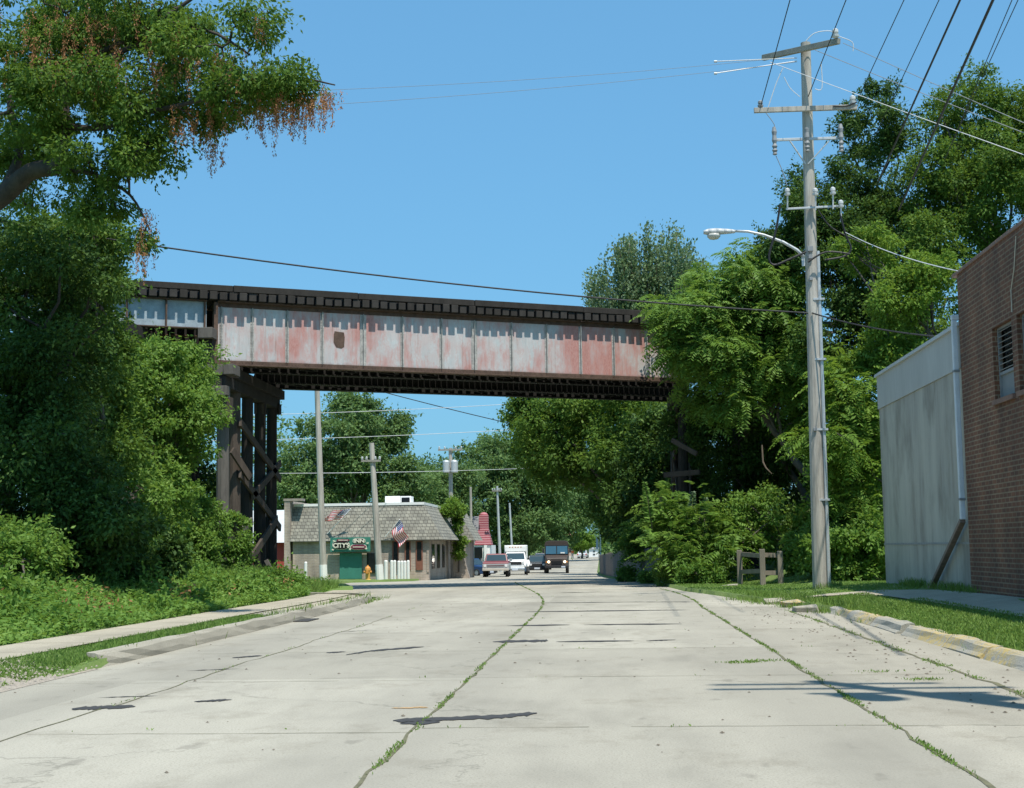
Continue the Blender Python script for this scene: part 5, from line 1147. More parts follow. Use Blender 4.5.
def car(name, label, cat, loc, rz, W, Lh, H, color, belt, hood, kind='suv', lit=False, group=None, c2=None):
    """hood = (hood length, hood height); belt = window sill height"""
    o = thing(name, label, cat, loc, rz, group); w = W / 2; y0, y1 = -Lh / 2, Lh / 2; hl, hh = hood; r = .36 if kind != 'sedan' else .32; gc = .28 if kind != 'sedan' else .2
    b = MB(); pf = [(y0 + .05, gc), (y0, gc + .2), (y0 + .02, hh - .22), (y0 + .12, hh - .08), (y0 + hl, belt), (y1 - (.02 if kind != 'sedan' else .25), belt), (y1, belt - .15), (y1, gc + .15), (y1 - .08, gc)]
    if kind == 'pickup': pf = [(y0 + .05, gc), (y0, gc + .15), (y0, hh - .06), (y0 + .1, hh), (y0 + hl, belt), (y1, belt), (y1, gc + .1), (y1 - .05, gc)]
    side_loft(b, pf, w, inset=lambda z: .10 * max(0, (z - belt + .25) / .25) * .5 if z > belt - .25 else (.06 if z < gc + .1 else 0)); body = L_(b, 'body', color, o, bevel=.06, seg=3)
    # cabin
    yc0 = y0 + hl - .05; rk = .55 if kind != 'pickup' else .4; back = {'suv': y1 - .1, 'sedan': y1 - .75, 'pickup': yc0 + 1.9, 'truck': yc0 + 1.9}[kind]; bk = {'suv': .25, 'sedan': .55, 'pickup': .1, 'truck': .1}[kind]
    lo = [(-w + .08, yc0, belt - .02), (w - .08, yc0, belt - .02), (w - .08, back, belt - .02), (-w + .08, back, belt - .02)]
    ti = .20; hi = [(-w + ti, yc0 + rk, H), (w - ti, yc0 + rk, H), (w - ti, back - bk, H), (-w + ti, back - bk, H)]
    b = MB(); b.prism(lo, hi); cab = L_(b, 'cabin', c2 or color, o, bevel=.06, seg=3)
    def face(i, j, name, a=.08, up=.88, dn=.08, off=.012):
        A, B, C, D = [Vector(k) for k in (lo[i], lo[j], hi[j], hi[i])]; nrm = (B - A).cross(D - A).normalized()
        cen_ = (A + B + C + D) / 4
        if nrm.dot(cen_ - Vector((0, (lo[0][1] + lo[2][1]) / 2, belt))) < 0: nrm = -nrm
        def bl(s, t): return (A.lerp(B, s)).lerp(D.lerp(C, s), t)
        q = [bl(a, dn), bl(1 - a, dn), bl(1 - a, up), bl(a, up)]; b = MB(); b.prism([v + nrm * off for v in q], [v - nrm * .01 for v in q]); return L_(b, name, M['glass_car'], cab)
    face(0, 1, 'windscreen', .05); face(2, 3, 'rear_window', .1); face(1, 2, 'side_window', .06); face(3, 0, 'side_window', .06)
    for sx in (-1, 1):
        for yy in (y0 + Lh * .19, y1 - Lh * .2): wheel(o, sx * (w - .11), yy, r, .23, sx)
        b = MB(); hz = hh - .22 if kind != 'pickup' else hh - .3
        if kind == 'pickup': b.cyl((sx * (w - .2), y0 - .02, hz), (sx * (w - .2), y0 + .05, hz), .1, n=14)
        else: b.box(sx * (w - .42), sx * (w - .08), y0 - .02, y0 + .1, hz - .08, hz + .08)
        L_(b, 'headlight', M['lamp_on'] if lit else M['lamp'], o, bevel=.01)
        b = MB(); b.box(sx * (w + .02), sx * (w + .2), yc0 + .25, yc0 + .36, belt + .02, belt + .2); L_(b, 'mirror', M['trim'], o, bevel=.02)
        b = MB(); b.box(sx * (w - .22), sx * (w - .04), y1 - .03, y1 + .02, belt - .35, belt - .1); L_(b, 'tail_light', M['flag_red'], o)
    b = MB(); b.box(-w + .45, w - .45, y0 - .015, y0 + .05, hh - .38, hh - .12); L_(b, 'grille', M['trim'], o)
    b = MB(); b.box(-w + .02, w - .02, y0 - .1, y0 + .06, gc + .08, gc + .28); L_(b, 'bumper', M['chrome'] if kind in ('pickup', 'truck') else M['trim'], o, bevel=.03)
    b = MB(); b.box(-.26, .26, y0 - .125, y0 - .102, gc + .1, gc + .26); L_(b, 'number_plate', M['plate'], o)
    return o
def at(px, py, D):
    p = P(px, py, D); return (p.x, D, gzf(p.x, D))
# old red and silver pickup facing us
PK = 113.0; x, y, z = at(497, 574, PK); z = float(prof(PK)) if abs(x - cs(PK)) < 6 else z
pk = thing('pickup_truck', 'old red and silver pickup truck facing the camera at the left kerb', 'pickup truck', (x, y, z), R(2))
red = paint('pickup_red', (.17, .02, .03), .4); sil = plain('pickup_silver', (.42, .43, .44), .4, .12, 2, metal=.2)
w, y0 = 1.0, -2.6
b = MB(); side_loft(b, [(y0, .52), (y0, 1.02), (2.6, 1.02), (2.6, .52)], w); L_(b, 'lower_body', sil, pk, bevel=.05)
b = MB(); side_loft(b, [(y0 + .02, 1.022), (y0 + .08, 1.14), (y0 + 1.5, 1.2), (2.58, 1.2), (2.58, 1.022)], w - .02); L_(b, 'hood', red, pk, bevel=.03)
lo = [(-w + .1, y0 + 1.45, 1.19), (w - .1, y0 + 1.45, 1.19), (w - .1, y0 + 3.1, 1.19), (-w + .1, y0 + 3.1, 1.19)]; hi = [(-w + .25, y0 + 1.85, 1.78), (w - .25, y0 + 1.85, 1.78), (w - .25, y0 + 3.0, 1.78), (-w + .25, y0 + 3.0, 1.78)]
b = MB(); b.prism(lo, hi); cab = L_(b, 'cabin', red, pk, bevel=.05, seg=3)
b = MB(); q = [Vector(lo[0]).lerp(Vector(hi[0]), .1) + Vector((.1, -.02, 0)), Vector(lo[1]).lerp(Vector(hi[1]), .1) + Vector((-.1, -.02, 0)), Vector(lo[1]).lerp(Vector(hi[1]), .86) + Vector((-.07, -.02, 0)), Vector(lo[0]).lerp(Vector(hi[0]), .86) + Vector((.07, -.02, 0))]; b.prism(q, [v + Vector((0, .03, 0)) for v in q]); L_(b, 'windscreen', M['glass_car'], cab)
for sx in (-1, 1):
    b = MB(); q = [(sx * (w - .105), y0 + 1.75, 1.26), (sx * (w - .105), y0 + 3.0, 1.26), (sx * (w - .21), y0 + 2.95, 1.7), (sx * (w - .21), y0 + 2.0, 1.7)]; b.prism(q, [(v[0] - sx * .06, v[1], v[2]) for v in q]); L_(b, 'side_window', M['glass_car'], cab)
    for yy in (y0 + .95, 1.55): wheel(pk, sx * (w - .14), yy, .39, .27, sx)
    b = MB(); b.cyl((sx * .8, y0 - .03, .88), (sx * .8, y0 + .02, .88), .1, n=14); L_(b, 'headlight', M['lamp'], pk)
    b = MB(); b.box(sx * 1.0, sx * 1.2, y0 + 1.75, y0 + 1.82, 1.2, 1.42); L_(b, 'mirror', M['chrome'], pk)
b = MB(); b.box(-.66, .66, y0 - .02, y0 + .01, .78, .86); b.box(-.66, .66, y0 - .02, y0 + .01, .9, .98); L_(b, 'grille', M['louvre'], pk)
b = MB(); b.box(-.62, .62, y0 - .03, y0, .866, .893); L_(b, 'grille_stripe', red, pk)
b = MB(); b.box(-1.0, 1.0, y0 - .14, y0 - .02, .5, .68); L_(b, 'bumper', plain('pickup_bumper', (.5, .46, .40), .4, .15, 3), pk, bevel=.03)
# white box truck
x, y, z = at(516, 572, 131); z = float(prof(y)) + .02
wt = car('box_truck', 'white box truck with a tall white body above its cab behind the red pickup', 'truck', (x, y, z), R(2), 2.05, 5.9, 1.95, paint('truck_white', (.76, .77, .77), .35), 1.28, (1.35, 1.25), 'truck')
b = MB(); b.box(-1.02, 1.02, -.1, 3.0, .75, 2.58); b.box(-.95, .95, -1.0, -.101, 2.0, 2.54); L_(b, 'box_body', M['white'], wt, bevel=.06)
b = MB()
for i in range(5): b.box(-.5 + i * .25 - .05, -.5 + i * .25 + .05, -1.02, -.99, 2.38, 2.44)
L_(b, 'marker_lights', M['amber'], wt)
# motorcycle
x, y, z = at(527, 572.5, 124); z = float(prof(y))
mc = thing('motorcycle', 'small motorcycle with a white front fairing passing right of the white truck', 'motorcycle', (x, y, z), R(3))
def mwheel(yy):
    b = MB(); n = 18; rg = [[(a, yy + rr * math.cos(2 * math.pi * k / n), .33 + rr * math.sin(2 * math.pi * k / n)) for k in range(n)] for a, rr in ((-.07, .22), (-.08, .29), (0, .33), (.08, .29), (.07, .22))]
    for i in range(4): b.add(rg[i] + rg[i + 1], [(k, (k + 1) % n, n + (k + 1) % n, n + k) for k in range(n)])
    t = L_(b, 'wheel', M['tyre'], mc); b = MB(); b.cyl((-.05, yy, .33), (.05, yy, .33), .2, n=14); L_(b, 'rim', M['rim'], t)
mwheel(-.75); mwheel(.75)
b = MB(); b.prism([(-.16, -.72, .75), (.16, -.72, .75), (.28, -.55, 1.0), (.2, -.45, 1.28), (-.2, -.45, 1.28), (-.28, -.55, 1.0)], [(-.2, -.3, .7), (.2, -.3, .7), (.3, -.3, .95), (.22, -.3, 1.15), (-.22, -.3, 1.15), (-.3, -.3, .95)]); L_(b, 'fairing', M['white'], mc, bevel=.03)
b = MB(); b.tube([(-.09, -.75, .33), (-.09, -.45, 1.0)], .03, 6); b.tube([(.09, -.75, .33), (.09, -.45, 1.0)], .03, 6); L_(b, 'fork', M['chrome'], mc)
b = MB(); b.tube([(-.4, -.2, 1.1), (-.2, -.38, 1.14), (.2, -.38, 1.14), (.4, -.2, 1.1)], .02, 6); L_(b, 'handlebar', M['trim'], mc)
b = MB(); b.box(-.17, .17, -.28, .3, .75, 1.0); L_(b, 'fuel_tank', M['white'], mc, bevel=.06); b = MB(); b.box(-.17, .17, .31, 1.0, .74, .86); L_(b, 'seat', M['trim'], mc, bevel=.04); b = MB(); b.box(-.2, .2, -.3, .35, .3, .74); L_(b, 'engine', M['louvre'], mc, bevel=.04)
b = MB(); b.cyl((0, -.74, .95), (0, -.68, .95), .09, n=12); L_(b, 'headlight', M['lamp'], mc)
# suvs in the queue
dk = paint('suv_charcoal', (.03, .035, .042), .25); bl = paint('suv_navy', (.025, .03, .06), .25)
x, y, z = at(537, 569, 141); car('parked_car', 'dark charcoal sport utility car with silver lower grille behind the white truck', 'car', (x, y, float(prof(y))), R(3), 1.85, 4.6, 1.68, dk, 1.02, (1.2, 1.02), 'suv', group='dark cars queued on the left of the road')
x, y, z = at(542.5, 566, 160); car('parked_car', 'dark navy car with reddish front just left of the brown van', 'car', (x, y, float(prof(y))), R(3), 1.9, 4.8, 1.8, bl, 1.05, (1.25, 1.05), 'suv', group='dark cars queued on the left of the road')
x, y, z = at(553, 563, 182); car('parked_car', 'farthest dark car of the queue mostly hidden by the brown van', 'car', (x, y, float(prof(y))), R(3), 1.9, 4.9, 1.95, paint('suv_maroon', (.09, .03, .035), .3), 1.1, (1.2, 1.1), 'suv', group='dark cars queued on the left of the road')
x, y, z = at(469, 570, 124); car('parked_car', 'dark blue car parked between the tavern end wall and the red roofed shop', 'car', (x, y, gzf(x, y)), R(60), 1.8, 4.5, 1.5, paint('car_blue', (.02, .05, .14), .25), .95, (1.2, .92), 'sedan')
x, y, z = at(583, 558, 272); car('parked_car', 'distant silver car with red tail lights crossing the end of the road', 'car', (x, y, float(prof(y))), R(176), 1.8, 4.5, 1.45, paint('car_silver', (.5, .51, .52), .3), .93, (1.1, .9), 'sedan')
# brown delivery van
x, y, z = at(557.2, 572, 138); z = float(prof(y))
dv = thing('delivery_van', 'tall dark brown delivery van with split blue windscreen and lit headlights in the road', 'van', (x, y, z), R(1.5))
brn = plain('van_brown', (.055, .04, .034), .45, .12, 2); w = 1.12
b = MB(); cs_ = lambda yy, zt: [(-w, yy, .55), (w, yy, .55), (w, yy, zt - .35), (w - .08, yy, zt - .1), (w - .35, yy, zt), (-w + .35, yy, zt), (-w + .08, yy, zt - .1), (-w, yy, zt - .35)]
b.prism(cs_(-2.2, 3.02), cs_(3.4, 3.05)); L_(b, 'body', brn, dv, bevel=.03)
b = MB(); b.prism([(-w + .04, -2.2, .62), (w - .04, -2.2, .62), (w - .04, -2.2, 1.72), (-w + .04, -2.2, 1.72)], [(-w + .12, -3.15, .62), (w - .12, -3.15, .62), (w - .16, -2.95, 1.42), (-w + .16, -2.95, 1.42)]); L_(b, 'bonnet', brn, dv, bevel=.07, seg=3)
b = MB(); b.prism([(-w + .02, -2.22, 1.74), (w - .02, -2.22, 1.74), (w - .05, -2.202, 2.62), (-w + .05, -2.202, 2.62)], [(-w + .02, -2.1, 1.74), (w - .02, -2.1, 1.74), (w - .05, -2.1, 2.62), (-w + .05, -2.1, 2.62)]); L_(b, 'windscreen_frame', M['trim'], dv)
for sx in (-1, 1):
    b = MB(); q = [(sx * .04, -2.24, 1.8), (sx * (w - .1), -2.24, 1.8), (sx * (w - .13), -2.225, 2.52), (sx * .04, -2.225, 2.52)]; b.prism(q, [(v[0], v[1] + .03, v[2]) for v in q]); L_(b, 'windscreen', plain('van_windscreen', (.05, .14, .22), .08, .12, 2, spec=.8), dv)
    b = MB(); b.cyl((sx * .74, -3.17, 1.08), (sx * .74, -3.04, 1.08), .12, n=14); L_(b, 'headlight', M['lamp_on'], dv)
    b = MB(); b.box(sx * .9, sx * 1.0, -3.06, -2.98, 1.0, 1.14); L_(b, 'indicator', M['amber'], dv)
    for yy in (-2.35, 2.1): wheel(dv, sx * (w - .16), yy, .42, .3, sx)
    b = MB(); b.box(sx * (w + .02), sx * (w + .22), -2.35, -2.27, 1.9, 2.35); b.beam((sx * (w - .02), -2.3, 1.85), (sx * (w + .1), -2.3, 1.95), .03, .03); L_(b, 'mirror', M['trim'], dv)
b = MB()
for k in range(6): b.box(-.5, .5, -3.16, -3.1, .86 + k * .085, .91 + k * .085)
L_(b, 'grille', M['trim'], dv)
b = MB(); b.box(-1.1, 1.1, -3.32, -3.18, .5, .72); L_(b, 'bumper', M['trim'], dv, bevel=.03); b = MB(); b.box(.42, .78, -3.345, -3.322, .55, .68); L_(b, 'number_plate', M['plate'], dv)
b = MB(); b.box(.35, .75, -2.3, -2.25, 1.84, 1.95); L_(b, 'dash_paper', M['white'], dv)

# person in orange by the far kerb
x, y, z = at(572.5, 558, 262); pz = float(prof(y))
pr_ = thing('person', 'person in an orange shirt and pale trousers standing at the far end of the road', 'person', (x, y, pz))
def skin(name, verts, edges, rad, mat, par):
    me = bpy.data.meshes.new(name); me.from_pydata(verts, edges, []); o = bpy.data.objects.new(name, me); COL.objects.link(o); o.parent = par
    md = o.modifiers.new('skin', 'SKIN'); sd = o.modifiers.new('sub', 'SUBSURF'); sd.levels = sd.render_levels = 1
    if not me.skin_vertices: me.attributes  # layer is made by the modifier
    dg = bpy.context.evaluated_depsgraph_get()
    lay = me.skin_vertices[0] if me.skin_vertices else None
    if lay:
        for i, r in enumerate(rad): lay.data[i].radius = (r, r)
        lay.data[0].use_root = True
    me.materials.append(mat); return o
bm_body = [(0, 0, .92), (0, 0, 1.15), (0, 0, 1.38), (0, -.01, 1.48), (0, -.02, 1.60), (0, -.02, 1.70), (-.19, 0, 1.38), (-.24, 0, 1.12), (-.23, -.06, .88), (-.23, -.07, .80), (.19, 0, 1.38), (.24, 0, 1.12), (.23, -.06, .88), (.23, -.07, .80), (-.1, 0, .86), (-.11, -.02, .48), (-.11, 0, .09), (-.11, -.14, .04), (.1, 0, .86), (.11, .03, .48), (.12, .04, .09), (.12, -.1, .04)]
ed = [(0, 1), (1, 2), (2, 3), (3, 4), (4, 5), (2, 6), (6, 7), (7, 8), (8, 9), (2, 10), (10, 11), (11, 12), (12, 13), (0, 14), (14, 15), (15, 16), (16, 17), (0, 18), (18, 19), (19, 20), (20, 21)]
rd = [.14, .14, .15, .06, .10, .085, .065, .05, .04, .04, .065, .05, .04, .04, .095, .07, .05, .04, .095, .07, .05, .04]
skin('body', bm_body, ed, rd, plain('skin_tone', (.45, .27, .19), .6, .1, 3), pr_)
skin('shirt', [(0, 0, .9), (0, 0, 1.15), (0, 0, 1.4), (-.2, 0, 1.38), (-.245, 0, 1.14), (.2, 0, 1.38), (.245, 0, 1.14)], [(0, 1), (1, 2), (2, 3), (3, 4), (2, 5), (5, 6)], [.165, .165, .165, .085, .075, .085, .075], plain('orange_shirt', (.65, .12, .03), .8, .1, 3), pr_)
skin('trousers', [(0, 0, .93), (-.1, 0, .85), (-.11, -.02, .48), (-.11, 0, .1), (.1, 0, .85), (.11, .03, .48), (.12, .04, .1)], [(0, 1), (1, 2), (2, 3), (0, 4), (4, 5), (5, 6)], [.15, .11, .085, .07, .11, .085, .07], plain('pale_trousers', (.55, .5, .42), .85, .1, 3), pr_)
skin('hair', [(0, .01, 1.68), (0, 0, 1.74), (0, .06, 1.64)], [(0, 1), (0, 2)], [.1, .07, .07], M['trim'], pr_)
# ------------------------------------------------------------------ trees and plants
E = ell
# left: big tree whose limbs reach over the street
D = 31
o = thing('overhanging_tree', 'large tree at the upper left reaching over the street with hanging orange brown seed clusters', 'tree', (-15.6, 31, gzf(-15.6, 31)))
ells = [E(40, 40, 120, 62, 33, 3.0), E(140, 25, 90, 45, 32, 2.4), E(195, 55, 50, 40, 31, 1.8), E(240, 85, 45, 24, 30, 1.5), E(295, 85, 44, 20, 29.5, 1.2), E(215, 110, 32, 26, 30.5, 1.4), E(140, 95, 60, 38, 31, 2.0), E(60, 110, 75, 45, 32, 2.4), E(105, 165, 62, 34, 31, 1.6), E(150, 160, 26, 28, 30.5, 1.2), E(30, 170, 55, 45, 34, 2), E(95, 212, 34, 18, 31, 1.2), E(140, 240, 14, 16, 30.6, .7), E(255, 20, 24, 22, 30, 1.2)]
cs_l, rs_l = clumps_in(ells, .42, .62)
b = MB(); base = WL[o.name]
def limb(pix, r0, r1):
    pts = [P(x, y, d) for x, y, d in pix]; fine = []
    for i in range(len(pts) - 1):
        p0, p1, p2, p3 = pts[max(i - 1, 0)], pts[i], pts[i + 1], pts[min(i + 2, len(pts) - 1)]
        for t in (0, .25, .5, .75): fine.append(.5 * ((2 * p1) + (p2 - p0) * t + (2 * p0 - 5 * p1 + 4 * p2 - p3) * t * t + (3 * p1 - p0 - 3 * p2 + p3) * t ** 3))
    fine.append(pts[-1]); b.tube(fine, list(np.linspace(r0, r1, len(fine))), 8); return fine
fork = P(-60, 235, 32)
b.tube(curve_pts(base - Vector((0, 0, .3)), fork, 0, 8, .08), list(np.linspace(.42, .3, 8)), 10)
L1 = limb([(-60, 235, 32), (0, 198, 32), (30, 172, 31.8), (58, 168, 31.5)], .29, .17)
limb([(52, 170, 31.5), (66, 140, 31.4), (65, 100, 31.5), (72, 75, 31.5), (95, 55, 31.2), (130, 38, 31), (190, 0, 31), (215, -25, 31)], .13, .03)
limb([(70, 80, 31.5), (105, 60, 31), (150, 40, 31), (205, 30, 30.5), (250, 55, 30)], .09, .02)
limb([(62, 125, 31.5), (100, 128, 31), (150, 112, 30.6), (185, 104, 30.2), (235, 92, 30), (290, 78, 29.6), (335, 85, 29.4)], .08, .015)
limb([(58, 168, 31.5), (95, 175, 31), (130, 195, 30.7), (150, 230, 30.5)], .07, .012)
limb([(0, 198, 32), (20, 150, 32.5), (10, 100, 33), (35, 60, 33), (50, 20, 33)], .13, .03)
limb([(66, 120, 31.5), (30, 95, 32), (0, 115, 32.5), (-40, 90, 33)], .08, .03)
for i in random.sample(range(len(cs_l)), min(110, len(cs_l))):
    c = Vector(cs_l[i]); k = min(range(0, len(b.v), 8), key=lambda j: (Vector(b.v[j]) - c).length); s = Vector(b.v[k])
    if (s - c).length < 4: b.tube(curve_pts(s, c, .05, 5, .06), list(np.linspace(.03, .008, 5)), 4)
b.build('trunk', M['bark_dark'], o, smooth=True)
foliage('crown', M['leaf_maple'], cs_l, rs_l, 100000, .105, o, up=.5, droop=.5, wid=.5)
# hanging seed clusters
sp_ = []; 
for (x, y, d, rx, ry, n) in ((262, 110, 29.8, 22, 12, 26), (290, 100, 29.6, 24, 12, 52), (325, 92, 29.4, 18, 8, 30), (190, 118, 30.3, 26, 14, 26), (215, 140, 30.3, 14, 12, 14), (92, 25, 31, 18, 16, 24), (185, 25, 30.7, 10, 14, 12), (260, 15, 30, 10, 12, 8), (145, 215, 30.4, 12, 20, 12), (135, 55, 30.4, 60, 40, 60), (60, 40, 30.8, 60, 40, 56), (235, 70, 29.9, 40, 30, 30), (140, 245, 30.3, 12, 8, 9)):
    for k in range(n): sp_.append((P(x + random.gauss(0, rx * .55), y + random.gauss(0, ry * .5), d + random.gauss(0, .35)), random.uniform(.25, .75)))
pp = []; dd = []
for p, l in sp_:
    m_ = int(l * 90)
    for k in range(m_):
        t = random.random(); w_ = .018 + .03 * (1 - t); q = p + Vector((random.gauss(0, w_), random.gauss(0, w_), -l * t)); pp.append(q); dd.append((random.gauss(0, .4), random.gauss(0, .4), -1))
n = len(pp); leaf_mesh('seed_clusters', M['leaf_dry'], np.array(pp), np.array(dd, float), rdir(n), RNG.uniform(.035, .075, n), RNG.uniform(.015, .03, n), RNG.random(n), o)

# left bank mass
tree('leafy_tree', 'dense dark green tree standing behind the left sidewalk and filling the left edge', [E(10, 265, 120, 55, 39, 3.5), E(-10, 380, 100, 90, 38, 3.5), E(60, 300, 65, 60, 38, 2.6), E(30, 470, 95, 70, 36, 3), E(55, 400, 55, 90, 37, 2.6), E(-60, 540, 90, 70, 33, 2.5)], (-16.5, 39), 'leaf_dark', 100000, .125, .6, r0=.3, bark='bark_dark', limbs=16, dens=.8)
tree('leafy_tree', 'vine hung tree with lighter green top just left of the approach girder', [E(85, 270, 50, 32, 41, 1.8), E(90, 340, 42, 45, 42, 2), E(70, 235, 60, 30, 40, 2), E(95, 420, 40, 70, 42, 1.8)], (-15, 42), 'leaf_maple', 46000, .14, .6, r0=.2, limbs=12, dens=.85)
tree('leafy_tree', 'bright sunlit small tree in front of the timber bent left of the road', [E(158, 368, 36, 30, 47, 1.6), E(198, 362, 24, 20, 48.5, 1.0), E(150, 430, 58, 62, 46, 2.0), E(185, 420, 36, 55, 47.5, 1.3), E(196, 388, 18, 20, 50, .8), E(140, 500, 55, 55, 44, 1.8), E(118, 380, 35, 45, 45, 1.5)], (-14.9, 47), 'leaf_bright', 62000, .14, .5, r0=.14, limbs=12, dens=.85, mode='leaf')
tree('leafy_shrub', 'dark shaded shrub mass on the bank just above the left sidewalk', [E(85, 520, 60, 65, 35, 1.7), E(130, 560, 50, 45, 37, 1.3), E(95, 582, 45, 24, 36, 1.0)], (-12.6, 36), 'leaf_dark', 36000, .13, .45, r0=.08, limbs=9, floor=.15, cat='shrub')
tree('leafy_shrub', 'bright low shrub on the bank at the very left edge beside the sidewalk', [E(10, 560, 50, 36, 31, 1.6), E(0, 598, 45, 20, 28, 1.2)], (-11.8, 29), 'leaf_bright', 24000, .11, .35, r0=.06, limbs=8, floor=.15, cat='shrub')
tree('leafy_shrub', 'sunlit weedy shrub at the foot of the grey trestle post', [E(185, 540, 34, 34, 47.5, 1.3), E(205, 520, 22, 24, 49, .8), E(228, 553, 24, 22, 50.5, .9)], (-13.4, 48.5), 'leaf_bright', 22000, .12, .35, r0=.06, limbs=8, floor=.15, cat='shrub')
tree('leafy_shrub', 'tiny leafy sprig growing out beside the grey trestle post', [E(233, 521, 14, 10, 52.3, .4)], (-13.0, 52.2), 'leaf_bright', 1500, .14, .2, r0=.03, limbs=4, cat='shrub')
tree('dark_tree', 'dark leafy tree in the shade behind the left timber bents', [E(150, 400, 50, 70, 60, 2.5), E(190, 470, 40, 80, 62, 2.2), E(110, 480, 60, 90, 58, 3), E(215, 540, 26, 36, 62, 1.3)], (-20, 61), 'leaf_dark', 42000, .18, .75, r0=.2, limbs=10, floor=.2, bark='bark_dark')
# weedy ground cover of the left bank
n = 64000; y = 14 + 43 * RNG.random(n) ** .8; u0 = np.interp(y, [14, 40, 50, 57], [7.5, 7.45, 7.3, 7.6]); x = cen(y) - u0 - RNG.random(n) ** 1.4 * np.interp(y, [14, 45, 57], [5.5, 5, 6.5])
k = ~((y > 51) & (x > cen(y) - 7.2)); x = x[k]; y = y[k]; n = len(x)
hh_ = .12 + .30 * (np.sin(x * 1.9 + y) * .5 + .5) * RNG.random(n) + .12 * np.clip(cen(y) - 7.8 - x, 0, 3)
d = np.stack([RNG.normal(size=n) * .8 + .2, RNG.normal(size=n) * .8 - .3, RNG.normal(size=n) * .35 + .05], 1); nm = RNG.normal(size=(n, 3)) * .45; nm[:, 2] += .8
struct(leaf_mesh('ground_weeds', M['leaf_weed'], np.stack([x, y, gz(x, y) + hh_ * RNG.random(n) ** .5], 1), d, nm, RNG.uniform(.06, .16, n), RNG.uniform(.03, .08, n), np.clip(RNG.normal(.5, .2, n) + np.sin(x * 1.3 + y * .9) * .12, 0, 1)), 'stuff')
cw, rw_ = [], []
for k in range(90):
    yy = random.uniform(25, 57); xx_ = float(cen(yy)) - 7.9 - random.random() ** 1.3 * 4.5; cw.append((xx_, yy, gzf(xx_, yy) + random.uniform(.15, .45))); rw_.append(random.uniform(.22, .5))
struct(foliage('bank_weeds', M['leaf_weed'], np.array(cw), np.array(rw_), 26000, .12, None, floor=.1), 'stuff')
n = 3500; y = RNG.uniform(26, 56, n); x = cen(y) - 7.8 - RNG.random(n) ** 1.3 * 4.5; k = (np.sin(x * 2.3 + y * 1.1) + np.sin(y * 2.9)) > .5; x = x[k]; y = y[k]
struct(leaf_mesh('dry_weeds', M['leaf_dry'], np.stack([x, y, gz(x, y) + RNG.uniform(.2, .55, len(x))], 1), rdir(len(x)), rdir(len(x)), RNG.uniform(.05, .12, len(x)), RNG.uniform(.02, .05, len(x)), RNG.random(len(x))), 'stuff')
n = 9000; y = RNG.uniform(47, 57, n); x = cen(y) - 7.4 - RNG.random(n) * 3.4
blades('tall_weeds', x, y, .5, .022, M['grass'], spread=.35)

# right: tree of heaven in front of the right bridge end, with long fronds
tree('frond_tree', 'bright tree with drooping feathery fronds covering the right end of the bridge', [E(745, 285, 62, 40, 60.5, 2.2), E(712, 325, 50, 40, 59.5, 1.8), E(694, 320, 34, 26, 59, 1.4), E(770, 345, 52, 52, 60.5, 2.6), E(732, 380, 54, 36, 60, 2.4), E(775, 270, 36, 30, 62.5, 1.6), E(712, 345, 46, 20, 59, 1.2), E(805, 395, 34, 34, 60.5, 1.5)], (9.6, 59.5), 'leaf_bright', 9500, .66, .6, fork=tuple(P(762, 415, 60)), r0=.17, mode='frond', limbs=14, droop=.35, dens=.85)
o = tree('frond_tree', 'slim frond tree with yellowish lower leaves right of the utility pole', [E(852, 395, 34, 46, 52, 1.5), E(835, 450, 26, 40, 51.5, 1.2), E(862, 440, 30, 60, 52.5, 1.4), E(850, 500, 34, 36, 52, 1.3)], (11.2, 52.5), 'leaf_yellow', 2700, .62, .5, r0=.09, mode='frond', limbs=8, droop=.35, dens=.8)
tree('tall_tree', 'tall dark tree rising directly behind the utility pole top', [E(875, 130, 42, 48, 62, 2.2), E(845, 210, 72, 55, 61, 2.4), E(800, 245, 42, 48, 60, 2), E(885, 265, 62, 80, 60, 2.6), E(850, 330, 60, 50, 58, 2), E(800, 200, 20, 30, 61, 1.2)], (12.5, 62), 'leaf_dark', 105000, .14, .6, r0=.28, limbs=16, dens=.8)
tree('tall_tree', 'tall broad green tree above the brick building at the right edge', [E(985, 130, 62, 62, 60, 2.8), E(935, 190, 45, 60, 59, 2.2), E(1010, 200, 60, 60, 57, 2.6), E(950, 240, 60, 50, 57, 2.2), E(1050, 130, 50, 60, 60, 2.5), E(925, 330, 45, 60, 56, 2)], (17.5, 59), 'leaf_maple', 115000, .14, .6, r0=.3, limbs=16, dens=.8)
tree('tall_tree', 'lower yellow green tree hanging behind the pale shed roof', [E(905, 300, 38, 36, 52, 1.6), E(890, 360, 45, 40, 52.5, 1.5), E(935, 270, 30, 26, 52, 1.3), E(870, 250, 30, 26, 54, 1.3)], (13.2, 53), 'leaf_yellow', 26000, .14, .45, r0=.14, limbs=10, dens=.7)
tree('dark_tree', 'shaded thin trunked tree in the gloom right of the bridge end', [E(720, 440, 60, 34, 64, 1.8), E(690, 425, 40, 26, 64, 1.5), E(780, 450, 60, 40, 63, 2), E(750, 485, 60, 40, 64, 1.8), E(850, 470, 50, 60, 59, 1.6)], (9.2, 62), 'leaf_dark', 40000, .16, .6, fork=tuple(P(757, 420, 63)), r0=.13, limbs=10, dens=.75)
tree('dark_tree', 'deeply shaded tree filling the gloom behind the right timber bents', [E(720, 455, 90, 60, 76, 2.4), E(810, 470, 70, 60, 74, 2.4), E(680, 520, 60, 40, 77, 2)], (8.5, 76), 'leaf_dark', 36000, .2, .8, r0=.2, limbs=9, floor=.2, bark='bark_dark')
